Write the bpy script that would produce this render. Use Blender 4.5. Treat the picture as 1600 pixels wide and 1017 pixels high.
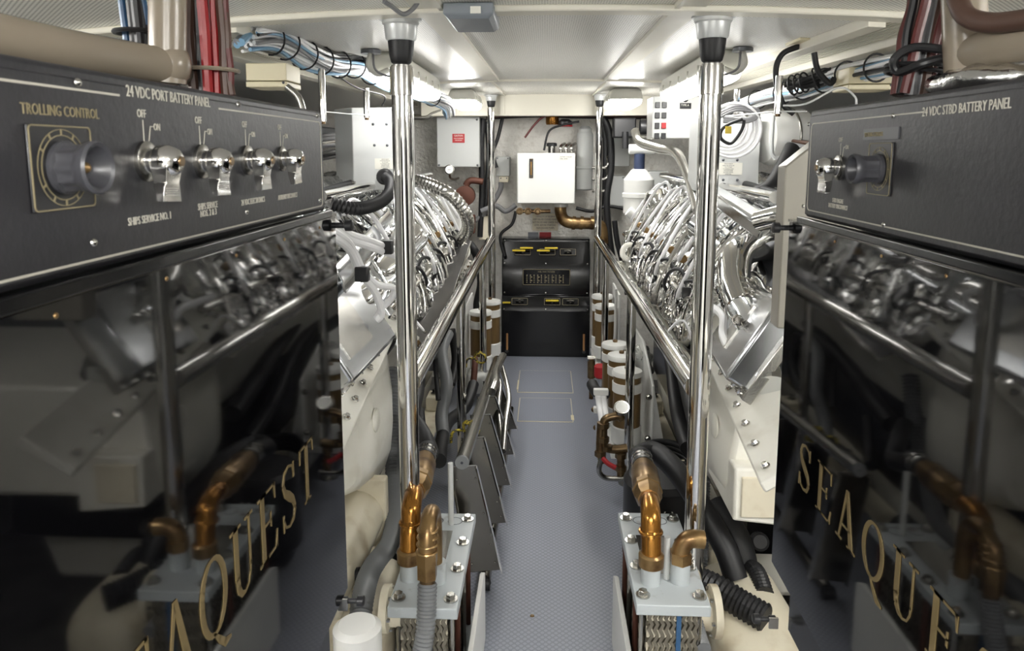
import bpy, math, random
from mathutils import Vector, Matrix, noise
R=random.Random(7)
SC=bpy.context.scene
for o in list(bpy.data.objects): bpy.data.objects.remove(o)
# ---------------------------------------------------------------- camera
F=1130.;PX,PY=800.,395.;H=1.57
TH=math.atan(157/F);PS=math.atan(52/F*math.cos(TH))
cd=bpy.data.cameras.new('camera');cam=bpy.data.objects.new('camera',cd);SC.collection.objects.link(cam)
cd.sensor_fit='HORIZONTAL';cd.sensor_width=36;cd.lens=36*F/1600;cd.shift_y=-(508.5-PY)/1600;cd.clip_start=.02
cam.location=(0,0,H);cam.rotation_euler=(math.pi/2-TH,0,PS)
cd.dof.use_dof=True;cd.dof.focus_distance=3.2;cd.dof.aperture_fstop=18
SC.camera=cam
# ---------------------------------------------------------------- world, exposure
w=bpy.data.worlds.new('world');SC.world=w;w.use_nodes=True
w.node_tree.nodes['Background'].inputs[0].default_value=(.9,.95,1,1);w.node_tree.nodes['Background'].inputs[1].default_value=.5
SC.view_settings.view_transform='Standard';SC.view_settings.look='None';SC.view_settings.gamma=1
SC.view_settings.use_curve_mapping=False;SC.view_settings.exposure=1.42
LAMP=8.0      # base strength of the lamp diffusers, added fill lamps included
# ---------------------------------------------------------------- pixel helper: a point of the photo at a chosen depth Y
_f=Vector((-math.sin(PS)*math.cos(TH),math.cos(PS)*math.cos(TH),-math.sin(TH)))
_r=Vector((math.cos(PS),math.sin(PS),0));_u=Vector((-math.sin(PS)*math.sin(TH),math.cos(PS)*math.sin(TH),math.cos(TH)))
def ray(x,y): return _f+_r*((x-PX)/F)-_u*((y-PY)/F)
def P(x,y,Y): d=ray(x,y);d=d*(Y/d.y);return Vector((d.x,d.y,H+d.z))
def PXc(x,y,X): d=ray(x,y);d=d*(X/d.x);return Vector((d.x,d.y,H+d.z))
# ---------------------------------------------------------------- materials
def c(r,g,b): return tuple(((v/255)/12.92 if v/255<=.04045 else ((v/255+.055)/1.055)**2.4) for v in (r,g,b))+(1,)
def mat(name,col,rough=.5,metal=0,bump=None,var=None,emit=0,spec=None,coat=0,trans=0):
    m=bpy.data.materials.new(name);m.use_nodes=True;nt=m.node_tree;N=nt.nodes;L=nt.links;b=N['Principled BSDF']
    b.inputs['Base Color'].default_value=col;b.inputs['Roughness'].default_value=rough;b.inputs['Metallic'].default_value=metal
    if spec is not None:b.inputs['Specular IOR Level'].default_value=spec
    if coat:b.inputs['Coat Weight'].default_value=coat;b.inputs['Coat Roughness'].default_value=.05
    if trans:b.inputs['Transmission Weight'].default_value=trans
    if emit:
        b.inputs['Emission Color'].default_value=(1,.985,.95,1);b.inputs['Emission Strength'].default_value=emit
    tc=N.new('ShaderNodeTexCoord')
    if bump:
        n=N.new('ShaderNodeTexNoise');n.inputs['Scale'].default_value=bump[0];n.inputs['Detail'].default_value=4
        bp=N.new('ShaderNodeBump');bp.inputs['Strength'].default_value=bump[1];bp.inputs['Distance'].default_value=bump[2] if len(bump)>2 else .003
        L.new(tc.outputs['Object'],n.inputs['Vector']);L.new(n.outputs[0],bp.inputs['Height']);L.new(bp.outputs[0],b.inputs['Normal'])
    if var:   # (colour2, scale, lo, hi)
        n=N.new('ShaderNodeTexNoise');n.inputs['Scale'].default_value=var[1];n.inputs['Detail'].default_value=5
        rp=N.new('ShaderNodeValToRGB');rp.color_ramp.elements[0].position=var[2];rp.color_ramp.elements[1].position=var[3]
        rp.color_ramp.elements[0].color=col;rp.color_ramp.elements[1].color=var[0]
        L.new(tc.outputs['Object'],n.inputs['Vector']);L.new(n.outputs[0],rp.inputs[0]);L.new(rp.outputs[0],b.inputs['Base Color'])
    return m
def mathn(nt,op,a,b=None):
    n=nt.nodes.new('ShaderNodeMath');n.operation=op
    for i,v in enumerate((a,b)):
        if v is None: continue
        if isinstance(v,(int,float)): n.inputs[i].default_value=v
        else: nt.links.new(v,n.inputs[i])
    return n.outputs[0]
def dots(name,c1,c2,pitch,thr,rough,bumpd=0,diag=False):
    m=mat(name,c1,rough);nt=m.node_tree;N=nt.nodes;L=nt.links;b=N['Principled BSDF']
    tc=N.new('ShaderNodeTexCoord');sx=N.new('ShaderNodeSeparateXYZ');L.new(tc.outputs['Object'],sx.inputs[0])
    x,y=sx.outputs[0],sx.outputs[1];k=2*math.pi/pitch
    if diag: x,y=mathn(nt,'ADD',x,y),mathn(nt,'SUBTRACT',x,y)
    v=mathn(nt,'MULTIPLY',mathn(nt,'SINE',mathn(nt,'MULTIPLY',x,k)),mathn(nt,'SINE',mathn(nt,'MULTIPLY',y,k)))
    v=mathn(nt,'ABSOLUTE',v) if diag else v
    rp=N.new('ShaderNodeValToRGB');e=rp.color_ramp.elements;e[0].position=thr;e[1].position=min(1,thr+.15);e[0].color=c1;e[1].color=c2
    L.new(v,rp.inputs[0]);L.new(rp.outputs[0],b.inputs['Base Color'])
    if bumpd:
        bp=N.new('ShaderNodeBump');bp.inputs['Strength'].default_value=1;bp.inputs['Distance'].default_value=bumpd
        L.new(rp.outputs[0],bp.inputs['Height']);L.new(bp.outputs[0],b.inputs['Normal'])
    return m
MT={}
MT['ceil']=dots('perforated_vinyl',c(236,234,227),c(128,126,120),.0135,.33,.30)
MT['floor']=dots('coin_rubber',c(122,126,137),c(140,144,155),.045,.32,.42,.0012,True)
MT['white']=mat('white_paint',c(226,226,222),.35,bump=(30,.1))
MT['engine_white']=mat('engine_white',c(238,236,226),.28,bump=(12,.15),var=(c(206,200,182),6,.55,.8))
MT['cream']=mat('cream_paint',c(226,218,196),.45,var=(c(190,172,140),9,.55,.8),bump=(20,.2))
MT['trim']=mat('cream_trim',c(226,222,208),.4)
MT['boxcream']=mat('cream_plastic',c(222,212,180),.45)
MT['beigepipe']=mat('beige_pipe',c(142,131,115),.25)
MT['grey']=mat('grey_enamel',c(188,190,188),.4,bump=(60,.08))
MT['boxgrey']=mat('brushed_box',c(205,207,206),.33,.25,bump=(40,.1))
MT['dgrey']=mat('dark_grey_metal',c(96,98,102),.35,.5)
MT['tapgrey']=mat('cooler_paint',c(176,182,184),.4,var=(c(120,110,100),14,.62,.75),bump=(25,.2))
MT['chrome']=mat('polished_steel',c(222,220,216),.07,1)
MT['steel']=mat('brushed_steel',c(180,178,172),.25,1,bump=(90,.1))
MT['dsteel']=mat('dull_steel',c(112,109,103),.13,1,bump=(9,.2))
MT['foil']=mat('metal_foil',c(232,232,230),.16,1,bump=(38,.55,.006))
MT['foilb']=mat('polished_cover',c(226,228,230),.12,1,bump=(9,.16,.005))
MT['shield']=mat('dark_scuffed_plate',c(62,61,62),.25,.5,bump=(8,.2),var=(c(96,93,90),9,.5,.75))
MT['cover']=mat('access_cover_metal',c(196,198,200),.2,1,bump=(7,.06,.004))
MT['navy']=mat('navy_print',c(44,54,80),.4)
MT['cabgrey']=mat('dull_sheet_metal',c(150,146,136),.4,.2,bump=(5,.1))
MT['blackgloss']=mat('black_gloss_acrylic',c(8,8,10),.04,0,spec=.6,bump=(2.2,.05,.004))
MT['black']=mat('black_paint',c(12,12,14),.16,bump=(30,.05),spec=.35)
MT['panel']=mat('engraved_panel',c(33,33,37),.4,0,bump=(140,.12),var=(c(44,43,46),7,.4,.7))
MT['plastic']=mat('black_plastic',c(34,34,36),.38)
MT['knob']=mat('dark_knob',c(62,62,66),.35)
MT['rubber']=mat('black_rubber',c(26,26,28),.5)
MT['hosegrey']=mat('grey_conduit',c(120,122,124),.38)
MT['bronze']=mat('bronze',c(152,124,84),.32,.75,var=(c(92,66,40),16,.45,.7),bump=(20,.25))
MT['copper']=mat('lacquered_copper',c(164,114,50),.22,.8,var=(c(104,64,26),14,.45,.7),bump=(12,.2))
MT['brassdull']=mat('dull_brass',c(120,100,72),.35,.8,var=(c(80,58,38),22,.45,.7))
MT['amber']=mat('amber_bowl',c(128,94,44),.2)
MT['bowl']=mat('cast_bowl',c(120,96,60),.3,.3)
MT['red']=mat('red_insulation',c(150,30,34),.4)
MT['dred']=mat('maroon_insulation',c(92,40,38),.45)
MT['brown']=mat('brown_insulation',c(84,62,52),.45)
MT['blue']=mat('blue_insulation',c(50,84,120),.4)
MT['lightblue']=mat('pale_blue_insulation',c(120,160,190),.4)
MT['cwhite']=mat('white_insulation',c(235,235,236),.35)
MT['cgrey']=mat('grey_insulation',c(120,120,122),.4)
MT['yellow']=mat('yellow_grip',c(214,188,44),.4)
MT['tan']=mat('tan_handle',c(176,130,84),.4)
MT['redpaint']=mat('red_plate',c(170,34,40),.5)
MT['lightgrey']=mat('grey_fitting',c(128,134,140),.4)
MT['lamp']=mat('lit_diffuser',c(250,250,248),.4,emit=LAMP)
MT['lampfar']=mat('lit_diffuser_far',c(250,250,248),.4,emit=LAMP*1.7)
MT['lampfill']=mat('added_fill_diffuser',c(250,250,248),.4,emit=LAMP*4.5)  # stronger glow for the added, unseen foreground lamps
MT['frost']=mat('frosted_diffuser',c(235,238,238),.25,emit=LAMP)
MT['lampbody']=mat('lamp_housing',c(206,205,196),.4)
MT['gold']=mat('gold_leaf',c(128,110,72),.45,.2)
MT['engrave']=mat('engraved_lettering',c(186,182,170),.5)
MT['engravedim']=mat('worn_lettering',c(130,120,92),.5)
MT['paper']=mat('paper_label',c(232,230,220),.5)
MT['ink']=mat('dark_ink',c(50,52,62),.6)
MT['insul']=mat('white_quilted_insulation',c(232,229,222),.35,.1,bump=(46,.7,.012),var=(c(212,207,198),30,.5,.75))
MT['bilge']=mat('bilge_paint',c(92,90,88),.6,var=(c(52,50,50),5,.4,.7))
MT['hull']=mat('hull_paint',c(150,150,148),.5,var=(c(92,92,92),3,.4,.7))
MT['plate']=mat('cooler_plate',c(132,126,112),.35,.7)
MT['gauge']=mat('gauge_face',c(240,240,236),.3)
MT['clear']=mat('clear_plastic',c(230,232,228),.15,0,trans=.75)
MT['rust']=mat('rusty_iron',c(92,56,44),.6,.3)
MT['rope']=mat('yellow_rope',c(196,176,60),.7,var=(c(40,40,40),60,.45,.55))
# ---------------------------------------------------------------- mesh builder
class B:
    def __init__(s): s.v=[];s.f=[]
    def add(s,vs,fs):
        o=len(s.v);s.v+= [Vector(v) for v in vs];s.f+=[tuple(i+o for i in f) for f in fs];return s
    def box(s,lo,hi,M=None):
        x0,y0,z0=lo;x1,y1,z1=hi
        vs=[Vector(p) for p in ((x0,y0,z0),(x1,y0,z0),(x1,y1,z0),(x0,y1,z0),(x0,y0,z1),(x1,y0,z1),(x1,y1,z1),(x0,y1,z1))]
        if M: vs=[M@v for v in vs]
        return s.add(vs,[(0,3,2,1),(4,5,6,7),(0,1,5,4),(1,2,6,5),(2,3,7,6),(3,0,4,7)])
    def cb(s,ctr,size,M=None):
        h=Vector(size)/2;T=Matrix.Translation(ctr)
        if M: T=T@M
        return s.box(-h,h,T)
    def prism(s,pts,d):         # closed polygon of 3D points pushed along d
        n=len(pts);d=Vector(d);a=[Vector(p) for p in pts]
        nrm=sum(((a[i]-a[0]).cross(a[(i+1)%n]-a[0]) for i in range(n)),Vector())
        if nrm.dot(d)>0: a.reverse()
        return s.add(a+[p+d for p in a],[tuple(range(n)),tuple(range(2*n-1,n-1,-1))]+[(i,n+i,n+(i+1)%n,(i+1)%n) for i in range(n)])
    def ring(s,rings,closed_ends=True):
        n=len(rings[0]);vs=[p for r in rings for p in r];fs=[]
        for k in range(len(rings)-1):
            for i in range(n):
                j=(i+1)%n;fs.append((k*n+i,k*n+j,(k+1)*n+j,(k+1)*n+i))
        if closed_ends: fs.append(tuple(range(n-1,-1,-1)));fs.append(tuple((len(rings)-1)*n+i for i in range(n)))
        return s.add(vs,fs)
    def lathe(s,prof,o,axis=(0,0,1),n=20,closed=False):   # prof: (radius, height) pairs
        ax=Vector(axis).normalized();t=Vector((1,0,0)) if abs(ax.x)<.9 else Vector((0,1,0))
        a=ax.cross(t).normalized();b=ax.cross(a);o=Vector(o)
        rg=[[o+ax*h+(a*math.cos(2*math.pi*i/n)+b*math.sin(2*math.pi*i/n))*max(r,1e-5) for i in range(n)] for r,h in prof]
        return s.ring(rg,not closed) if not closed else s.ring(rg+[rg[0]],False)
    def cyl(s,p0,p1,r,n=16,r1=None):
        p0=Vector(p0);p1=Vector(p1);return s.lathe([(r,0),(r if r1 is None else r1,(p1-p0).length)],p0,p1-p0,n)
    def tube(s,pts,r,n=10,sm=6,corr=None,crum=0,rr=None):
        pts=[Vector(p) for p in pts]
        if sm and len(pts)>2:
            q=[]
            for i in range(len(pts)-1):
                p0=pts[max(i-1,0)];p1=pts[i];p2=pts[i+1];p3=pts[min(i+2,len(pts)-1)]
                for k in range(sm):
                    t=k/sm;q.append(.5*((2*p1)+(p2-p0)*t+(2*p0-5*p1+4*p2-p3)*t*t+(3*p1-p0-3*p2+p3)*t**3))
            q.append(pts[-1]);pts=q
        if corr or crum:
            st=(corr[0]/2 if corr else r*.35);q=[pts[0]];acc=0
            for a,b in zip(pts,pts[1:]):
                d=(b-a).length;
                if d<1e-7: continue
                x=st-acc
                while x<d: q.append(a+(b-a)*(x/d));x+=st
                acc=(acc+d)%st
            pts=q
        ok=[pts[0]]
        for p in pts[1:]:
            if (p-ok[-1]).length>1e-5: ok.append(p)
        pts=ok
        if len(pts)<2:return s
        rg=[];up=None
        for i,p in enumerate(pts):
            t=(pts[min(i+1,len(pts)-1)]-pts[max(i-1,0)]).normalized()
            if up is None: up=t.orthogonal().normalized()
            up=(up-t*up.dot(t)).normalized();b=t.cross(up)
            ra=r if not rr else r+(rr-r)*i/(len(pts)-1)
            if corr: ra+=corr[1]*(1 if i%2 else -1)
            R_=[]
            for k in range(n):
                a=2*math.pi*k/n;d=up*math.cos(a)+b*math.sin(a);q=ra
                if crum: q+=crum*(noise.noise((p+d*ra)*22)+.7*noise.noise((p+d*ra)*55))
                R_.append(p+d*q)
            rg.append(R_)
        return s.ring(rg)
    def hexb(s,p,ax,r,h): return s.lathe([(r,0),(r,h*.85),(r*.85,h)],p,ax,6)
    def bolt(s,p,ax,r=.009,h=.01):
        s.lathe([(r*1.5,0),(r*1.5,h*.25)],p,ax,14);return s.hexb(p,ax,r,h)
    def dome(s,p,ax,r,h=None,n=12):
        h=h or r*.6;return s.lathe([(r*math.cos(a),h*math.sin(a)) for a in [i*math.pi/2/4 for i in range(5)]],p,ax,n)
    def blob(s,M,size,nu=26,nv=16,amp=.01,e=.35,freq=16,seed=0):   # crumpled rounded box
        rg=[];sx,sy,sz=[q/2 for q in size]
        sg=lambda v,k:math.copysign(abs(v)**k,v)
        for j in range(nv+1):
            th=-math.pi/2+math.pi*j/nv;row=[]
            for i in range(nu):
                ph=2*math.pi*i/nu
                d=Vector((sx*sg(math.cos(th),e)*sg(math.cos(ph),e),sy*sg(math.cos(th),e)*sg(math.sin(ph),e),sz*sg(math.sin(th),e)))
                q=M@d;nn=(q-M.translation)
                nn=nn.normalized() if nn.length>1e-6 else Vector((0,0,1))
                vd=noise.voronoi(q*freq+Vector((seed,0,0)))[0]
                row.append(q+nn*amp*((vd[1]-vd[0])*1.6-.5+.5*noise.noise(q*freq*2.1)))
            rg.append(row)
        return s.ring(rg)
    def torus(s,o,ax,Rr,r,n=22,m=8,a0=0,a1=2*math.pi):
        ax=Vector(ax).normalized();t=ax.orthogonal().normalized();b=ax.cross(t);full=abs(a1-a0-2*math.pi)<1e-4
        pts=[Vector(o)+(t*math.cos(a0+(a1-a0)*i/n)+b*math.sin(a0+(a1-a0)*i/n))*Rr for i in range(n+1)]
        if not full: return s.tube(pts,r,m,0)
        rg=[]
        for i in range(n+1):
            d=(pts[i]-Vector(o)).normalized();rg.append([pts[i]+(d*math.cos(2*math.pi*k/m)+ax*math.sin(2*math.pi*k/m))*r for k in range(m)])
        return s.ring(rg,False)
    def copy(s,fn): b=B();b.v=[Vector(fn(v)) for v in s.v];b.f=list(s.f);return b
def wloc(o):
    l=Vector()
    while o: l+=o.location;o=o.parent
    return l
def part(name,b,m,parent=None,label=None,bev=0,smooth=35,kind=None):
    off=wloc(parent) if parent else Vector()
    me=bpy.data.meshes.new(name);me.from_pydata([tuple(v-off) for v in b.v],[],b.f);me.validate();
    ob=bpy.data.objects.new(name,me);SC.collection.objects.link(ob);me.materials.append(MT[m])
    if smooth: me.shade_smooth();me.set_sharp_from_angle(angle=math.radians(smooth))
    if bev:
        q=ob.modifiers.new('bevel','BEVEL');q.width=bev;q.segments=2;q.limit_method='ANGLE';q.angle_limit=math.radians(40);q.harden_normals=False
    if parent: ob.parent=parent
    if label: ob['label']=label
    if kind: ob['kind']=kind
    return ob
def thing(name,label,cat,loc=(0,0,0),group=None):
    o=bpy.data.objects.new(name,None);SC.collection.objects.link(o);o.location=loc;o.empty_display_size=.05
    o['label']=label;o['category']=cat
    if group:o['group']=group
    return o
def solo(name,b,m,label,cat,group=None,bev=0,**k):
    o=part(name,b,m,None,label,bev,**k);o['category']=cat
    if group:o['group']=group
    return o
def struct(name,b,m,bev=0,**k): return part(name,b,m,None,None,bev,kind='structure',**k)
def dup(root,loc,label=None,group=None):
    r=root.copy();SC.collection.objects.link(r);r.location=loc
    if label:r['label']=label
    if group:r['group']=group
    for ch in list(root.children):
        q=ch.copy();SC.collection.objects.link(q);q.parent=r
        for g in ch.children:
            d=g.copy();SC.collection.objects.link(d);d.parent=q
    return r
def textmesh(txt,size,o,xa,ya,bold=.0,align='LEFT',sx=1.0,depth=.0006):
    cu=bpy.data.curves.new('t','FONT');cu.body=txt;cu.size=size;cu.align_x=align;cu.extrude=depth/2;cu.offset=bold;cu.resolution_u=2
    ob=bpy.data.objects.new('t',cu);SC.collection.objects.link(ob);bpy.context.view_layer.update()
    me=bpy.data.meshes.new_from_object(ob.evaluated_get(bpy.context.evaluated_depsgraph_get()))
    xa=Vector(xa);ya=Vector(ya);z=xa.cross(ya);o=Vector(o);b=B()
    b.add([o+xa*v.co.x*sx+ya*v.co.y+z*(v.co.z+depth/2) for v in me.vertices],[tuple(p.vertices) for p in me.polygons])
    bpy.data.objects.remove(ob);bpy.data.curves.remove(cu);bpy.data.meshes.remove(me)
    return b
UP=Vector((0,0,1))
# ================================================================ SETTING
def zc(x,y): return 1.90+.0155*y-.035*(x-.02)**2
def ceilgrid(x0,x1,y0,y1,dz=0,nx=12,ny=4,t=.03):
    b=B();n=nx+1;V=[]
    for k in (0,t):
        for j in range(ny+1):
            for i in range(nx+1):
                x=x0+(x1-x0)*i/nx;y=y0+(y1-y0)*j/ny;V.append((x,y,zc(x,y)+dz+k))
    m=n*(ny+1);Fc=[]
    for j in range(ny):
        for i in range(nx):
            a=j*n+i;Fc.append((a,a+n,a+n+1,a+1));Fc.append((m+a,m+a+1,m+a+n+1,m+a+n))
    for i in range(nx): a=i;Fc.append((a,a+1,m+a+1,m+a));a=ny*n+i;Fc.append((a,m+a,m+a+1,a+1))
    for j in range(ny): a=j*n;Fc.append((a,m+a,m+a+n,a+n));a=j*n+nx;Fc.append((a,a+n,m+a+n,m+a))
    return b.add(V,Fc)
struct('floor',B().box((-.62,-1.6,-.05),(.62,5.75,0)),'floor')
struct('floor.001',B().box((-2.0,-1.6,-.32),(2.0,5.75,-.27)),'bilge')
struct('ceiling',ceilgrid(-2.0,2.0,-1.6,5.75),'ceil')
struct('wall_left',B().box((-2.05,-1.6,-.3),(-2.0,5.8,2.1)),'hull')
struct('wall_right',B().box((2.0,-1.6,-.3),(2.05,5.8,2.1)),'hull')
struct('wall_back',B().box((-2.0,5.75,-.3),(2.0,5.8,2.1)),'insul')
struct('wall_front',B().box((-2.0,-1.65,-.3),(2.0,-1.6,2.1)),'white')
# ceiling trims
def strip(x0,x1,y0,y1,t=.008,dz=0):return ceilgrid(x0,x1,y0,y1,-t+dz,max(2,int((x1-x0)*8)),max(2,int((y1-y0)*3)),t)
struct('trim_1',strip(-.325,-.255,1.2,3.98,.006),'trim')
struct('trim_2',strip(.315,.385,1.2,3.98,.006),'trim')
struct('trim_3',strip(-.262,-.25,1.2,3.98,.012),'trim');struct('trim_4',strip(.31,.322,1.2,3.98,.012),'trim')
struct('trim_5',strip(-.78,.78,3.98,4.0,.012),'trim')
struct('trim_6',strip(-1.3,1.3,1.83,1.9,.016),'trim',bev=.004)
struct('trim_7',strip(-.3,-.288,4.0,5.3,.01),'trim');struct('trim_8',strip(.33,.342,4.0,5.3,.01),'trim')
b=B().box((-.9,5.28,1.83),(.9,5.36,2.02));struct('trim_9',b,'trim',bev=.004)
for i,(x) in enumerate((-.31,.36)):
    struct('trim_%d'%(10+i),B().box((x-.015,5.27,1.84),(x+.015,5.28,1.97)),'trim')
# flanged strips along both flanks of the ceiling, with a ribbed panel between
for s,nm in ((-1,12),(1,15)):
    for k,(a_,b_,t_) in enumerate(((.80,.845,.028),(.975,1.02,.034))): struct('trim_%d'%(nm+k),strip(min(s*a_,s*b_),max(s*a_,s*b_),1.9,5.6,t_),'trim',bev=.002)
    rb=B()
    for k in range(9):
        x=s*(.853+.013*k);rb.box((x-.0025,1.9,zc(x,1.9)-.012),(x+.0025,1.905,zc(x,1.9)-.004));rb.v=rb.v[:-8];rb.f=rb.f[:-6]
        for y in (1.9,3.1,4.3):
            v=[Vector((x+dx,yy,zc(x,yy)-h_)) for yy in (y,y+1.2) for dx,h_ in ((-.003,.014),(.003,.014),(.003,.002),(-.003,.002))]
            rb.add(v,[(0,1,2,3),(7,6,5,4),(0,4,5,1),(1,5,6,2),(2,6,7,3),(3,7,4,0)])
    struct('trim_%d'%(nm+2),rb,'trim',smooth=0)
# floor hatches: thin cream joint outlines with a lid
def hatch(i,x0,x1,y0,y1):
    t=thing('floor_hatch',['blue-grey floor hatch with worn cream edges, nearer the camera','blue-grey floor hatch with worn edges, nearer the black cabinet'][i],'hatch',((x0+x1)/2,(y0+y1)/2,0))
    part('lid',B().box((x0+.004,y0+.004,.0),(x1-.004,y1-.004,.0035)),'floor',t)
    e=B();w_=.0035
    for lo,hi in (((x0,y0),(x1,y0+w_)),((x0,y1-w_),(x1,y1)),((x0,y0),(x0+w_,y1)),((x1-w_,y0),(x1,y1))): e.box(lo+(0,),hi+(.003,))
    e.box((x0-.006,y0+.05,0),(x0+.005,y0+.25,.0042)) if i else e.box((x1-.012,y0+.03,0),(x1+.006,y0+.11,.0042))
    part('joint',e,'boxcream',t)
hatch(0,-.155,.175,4.08,4.49);hatch(1,-.175,.195,4.6,5.08)
solo('screw',B().dome((-.035,2.28,0),UP,.008,.004),'brassdull','small brass screw head alone in the blue floor near the coolers','screw')
# ================================================================ POLES AND RAILS
def pole(x,y,zt,zb,r,label,cap=1.0,group=None):
    t=thing('support_pole',label,'pole',(x,y,zb))
    cap*=.78
    part('shaft',B().cyl((x,y,zb),(x,y,zt-.16*cap),r,28),'chrome',t)
    part('sleeve',B().cyl((x,y,zt-.26*cap),(x,y,zt-.165*cap),r*1.13,28),'chrome',t,bev=.001)
    q=zt-.155*cap
    part('bushing',B().lathe([(r*.8,0),(r*.95,.004),(r*1.1,.02),(r*1.22,.07*cap),(r*1.22,.075*cap)],(x,y,q),UP,28),'rubber',t,'black rubber bushing')
    cup=part('cap_cup',B().lathe([(r*1.3,0),(r*1.42,.005),(r*1.55,.05*cap),(r*1.7,.055*cap),(r*1.7,.065*cap),(r*1.95,.067*cap),(r*1.95,.073*cap)],(x,y,q+.074*cap),UP,28),'boxgrey',t,'brushed steel cup')
    return t
ZB=0
pole(-.378,1.93,zc(-.378,1.93)-.004,0,.028,'tall polished steel pole in the left foreground, from floor to ceiling')
pole(.426,1.93,zc(.426,1.93)-.004,0,.028,'tall polished steel pole in the right foreground, from floor to ceiling')
pole(-.385,5.2,zc(-.385,5.2),0,.026,'thin far steel pole left of the black valve cabinet',.72)
pole(.38,5.2,zc(.38,5.2),0,.026,'thin far steel pole right of the black valve cabinet',.72)
def rail(xa,xb,side,ys):
    t=thing('handrail','long polished steel handrail along the %s side of the aisle, on stanchions'%side,'handrail',(xa,1.96,0))
    part('rail',B().tube([(xa,1.96,.925),(xb,5.17,.955)],.03,20,0),'chrome',t)
    for y in ys:
        k=(y-1.96)/(5.17-1.96);x=xa+(xb-xa)*k
        part('stanchion',B().cyl((x,y,0),(x,y,.925+.03*k),.022,18),'chrome',t)
        part('foot',B().lathe([(.045,0),(.045,.006),(.026,.01)],(x,y,0),UP,18),'steel',t)
rail(-.378,-.385,'left',(3.22,4.42));rail(.42,.38,'right',(3.3,4.55))
# ================================================================ BATTERY PANELS + DOORS (foreground)
def border(b,M,u0,u1,v0,v1,w_,r,gap=None):
    # rounded outline drawn on plane; M maps (u,v)->3D point at height h
    pts=[]
    for cu,cv,a0 in ((u1-r,v1-r,0),(u0+r,v1-r,90),(u0+r,v0+r,180),(u1-r,v0+r,270)):
        for k in range(5): a=math.radians(a0+k*22.5);pts.append((cu+r*math.cos(a),cv+r*math.sin(a)))
    for (a,c_) in zip(pts,pts[1:]+pts[:1]):
        segs=[(a,c_)]
        if gap and abs(a[1]-v1)<1e-6 and abs(c_[1]-v1)<1e-6:
            lo,hi=gap;segs=[(a,(hi,v1)),((lo,v1),c_)] if a[0]>c_[0] else [(a,(lo,v1)),((hi,v1),c_)]
        for p,q in segs:
            d=Vector((q[0]-p[0],q[1]-p[1]));
            if d.length<1e-6: continue
            n_=Vector((-d.y,d.x)).normalized()*w_/2
            b.prism([M(p[0]+n_.x,p[1]+n_.y,0),M(q[0]+n_.x,q[1]+n_.y,0),M(q[0]-n_.x,q[1]-n_.y,0),M(p[0]-n_.x,p[1]-n_.y,0)],M(0,0,.0006)-M(0,0,0))
    return b
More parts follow.
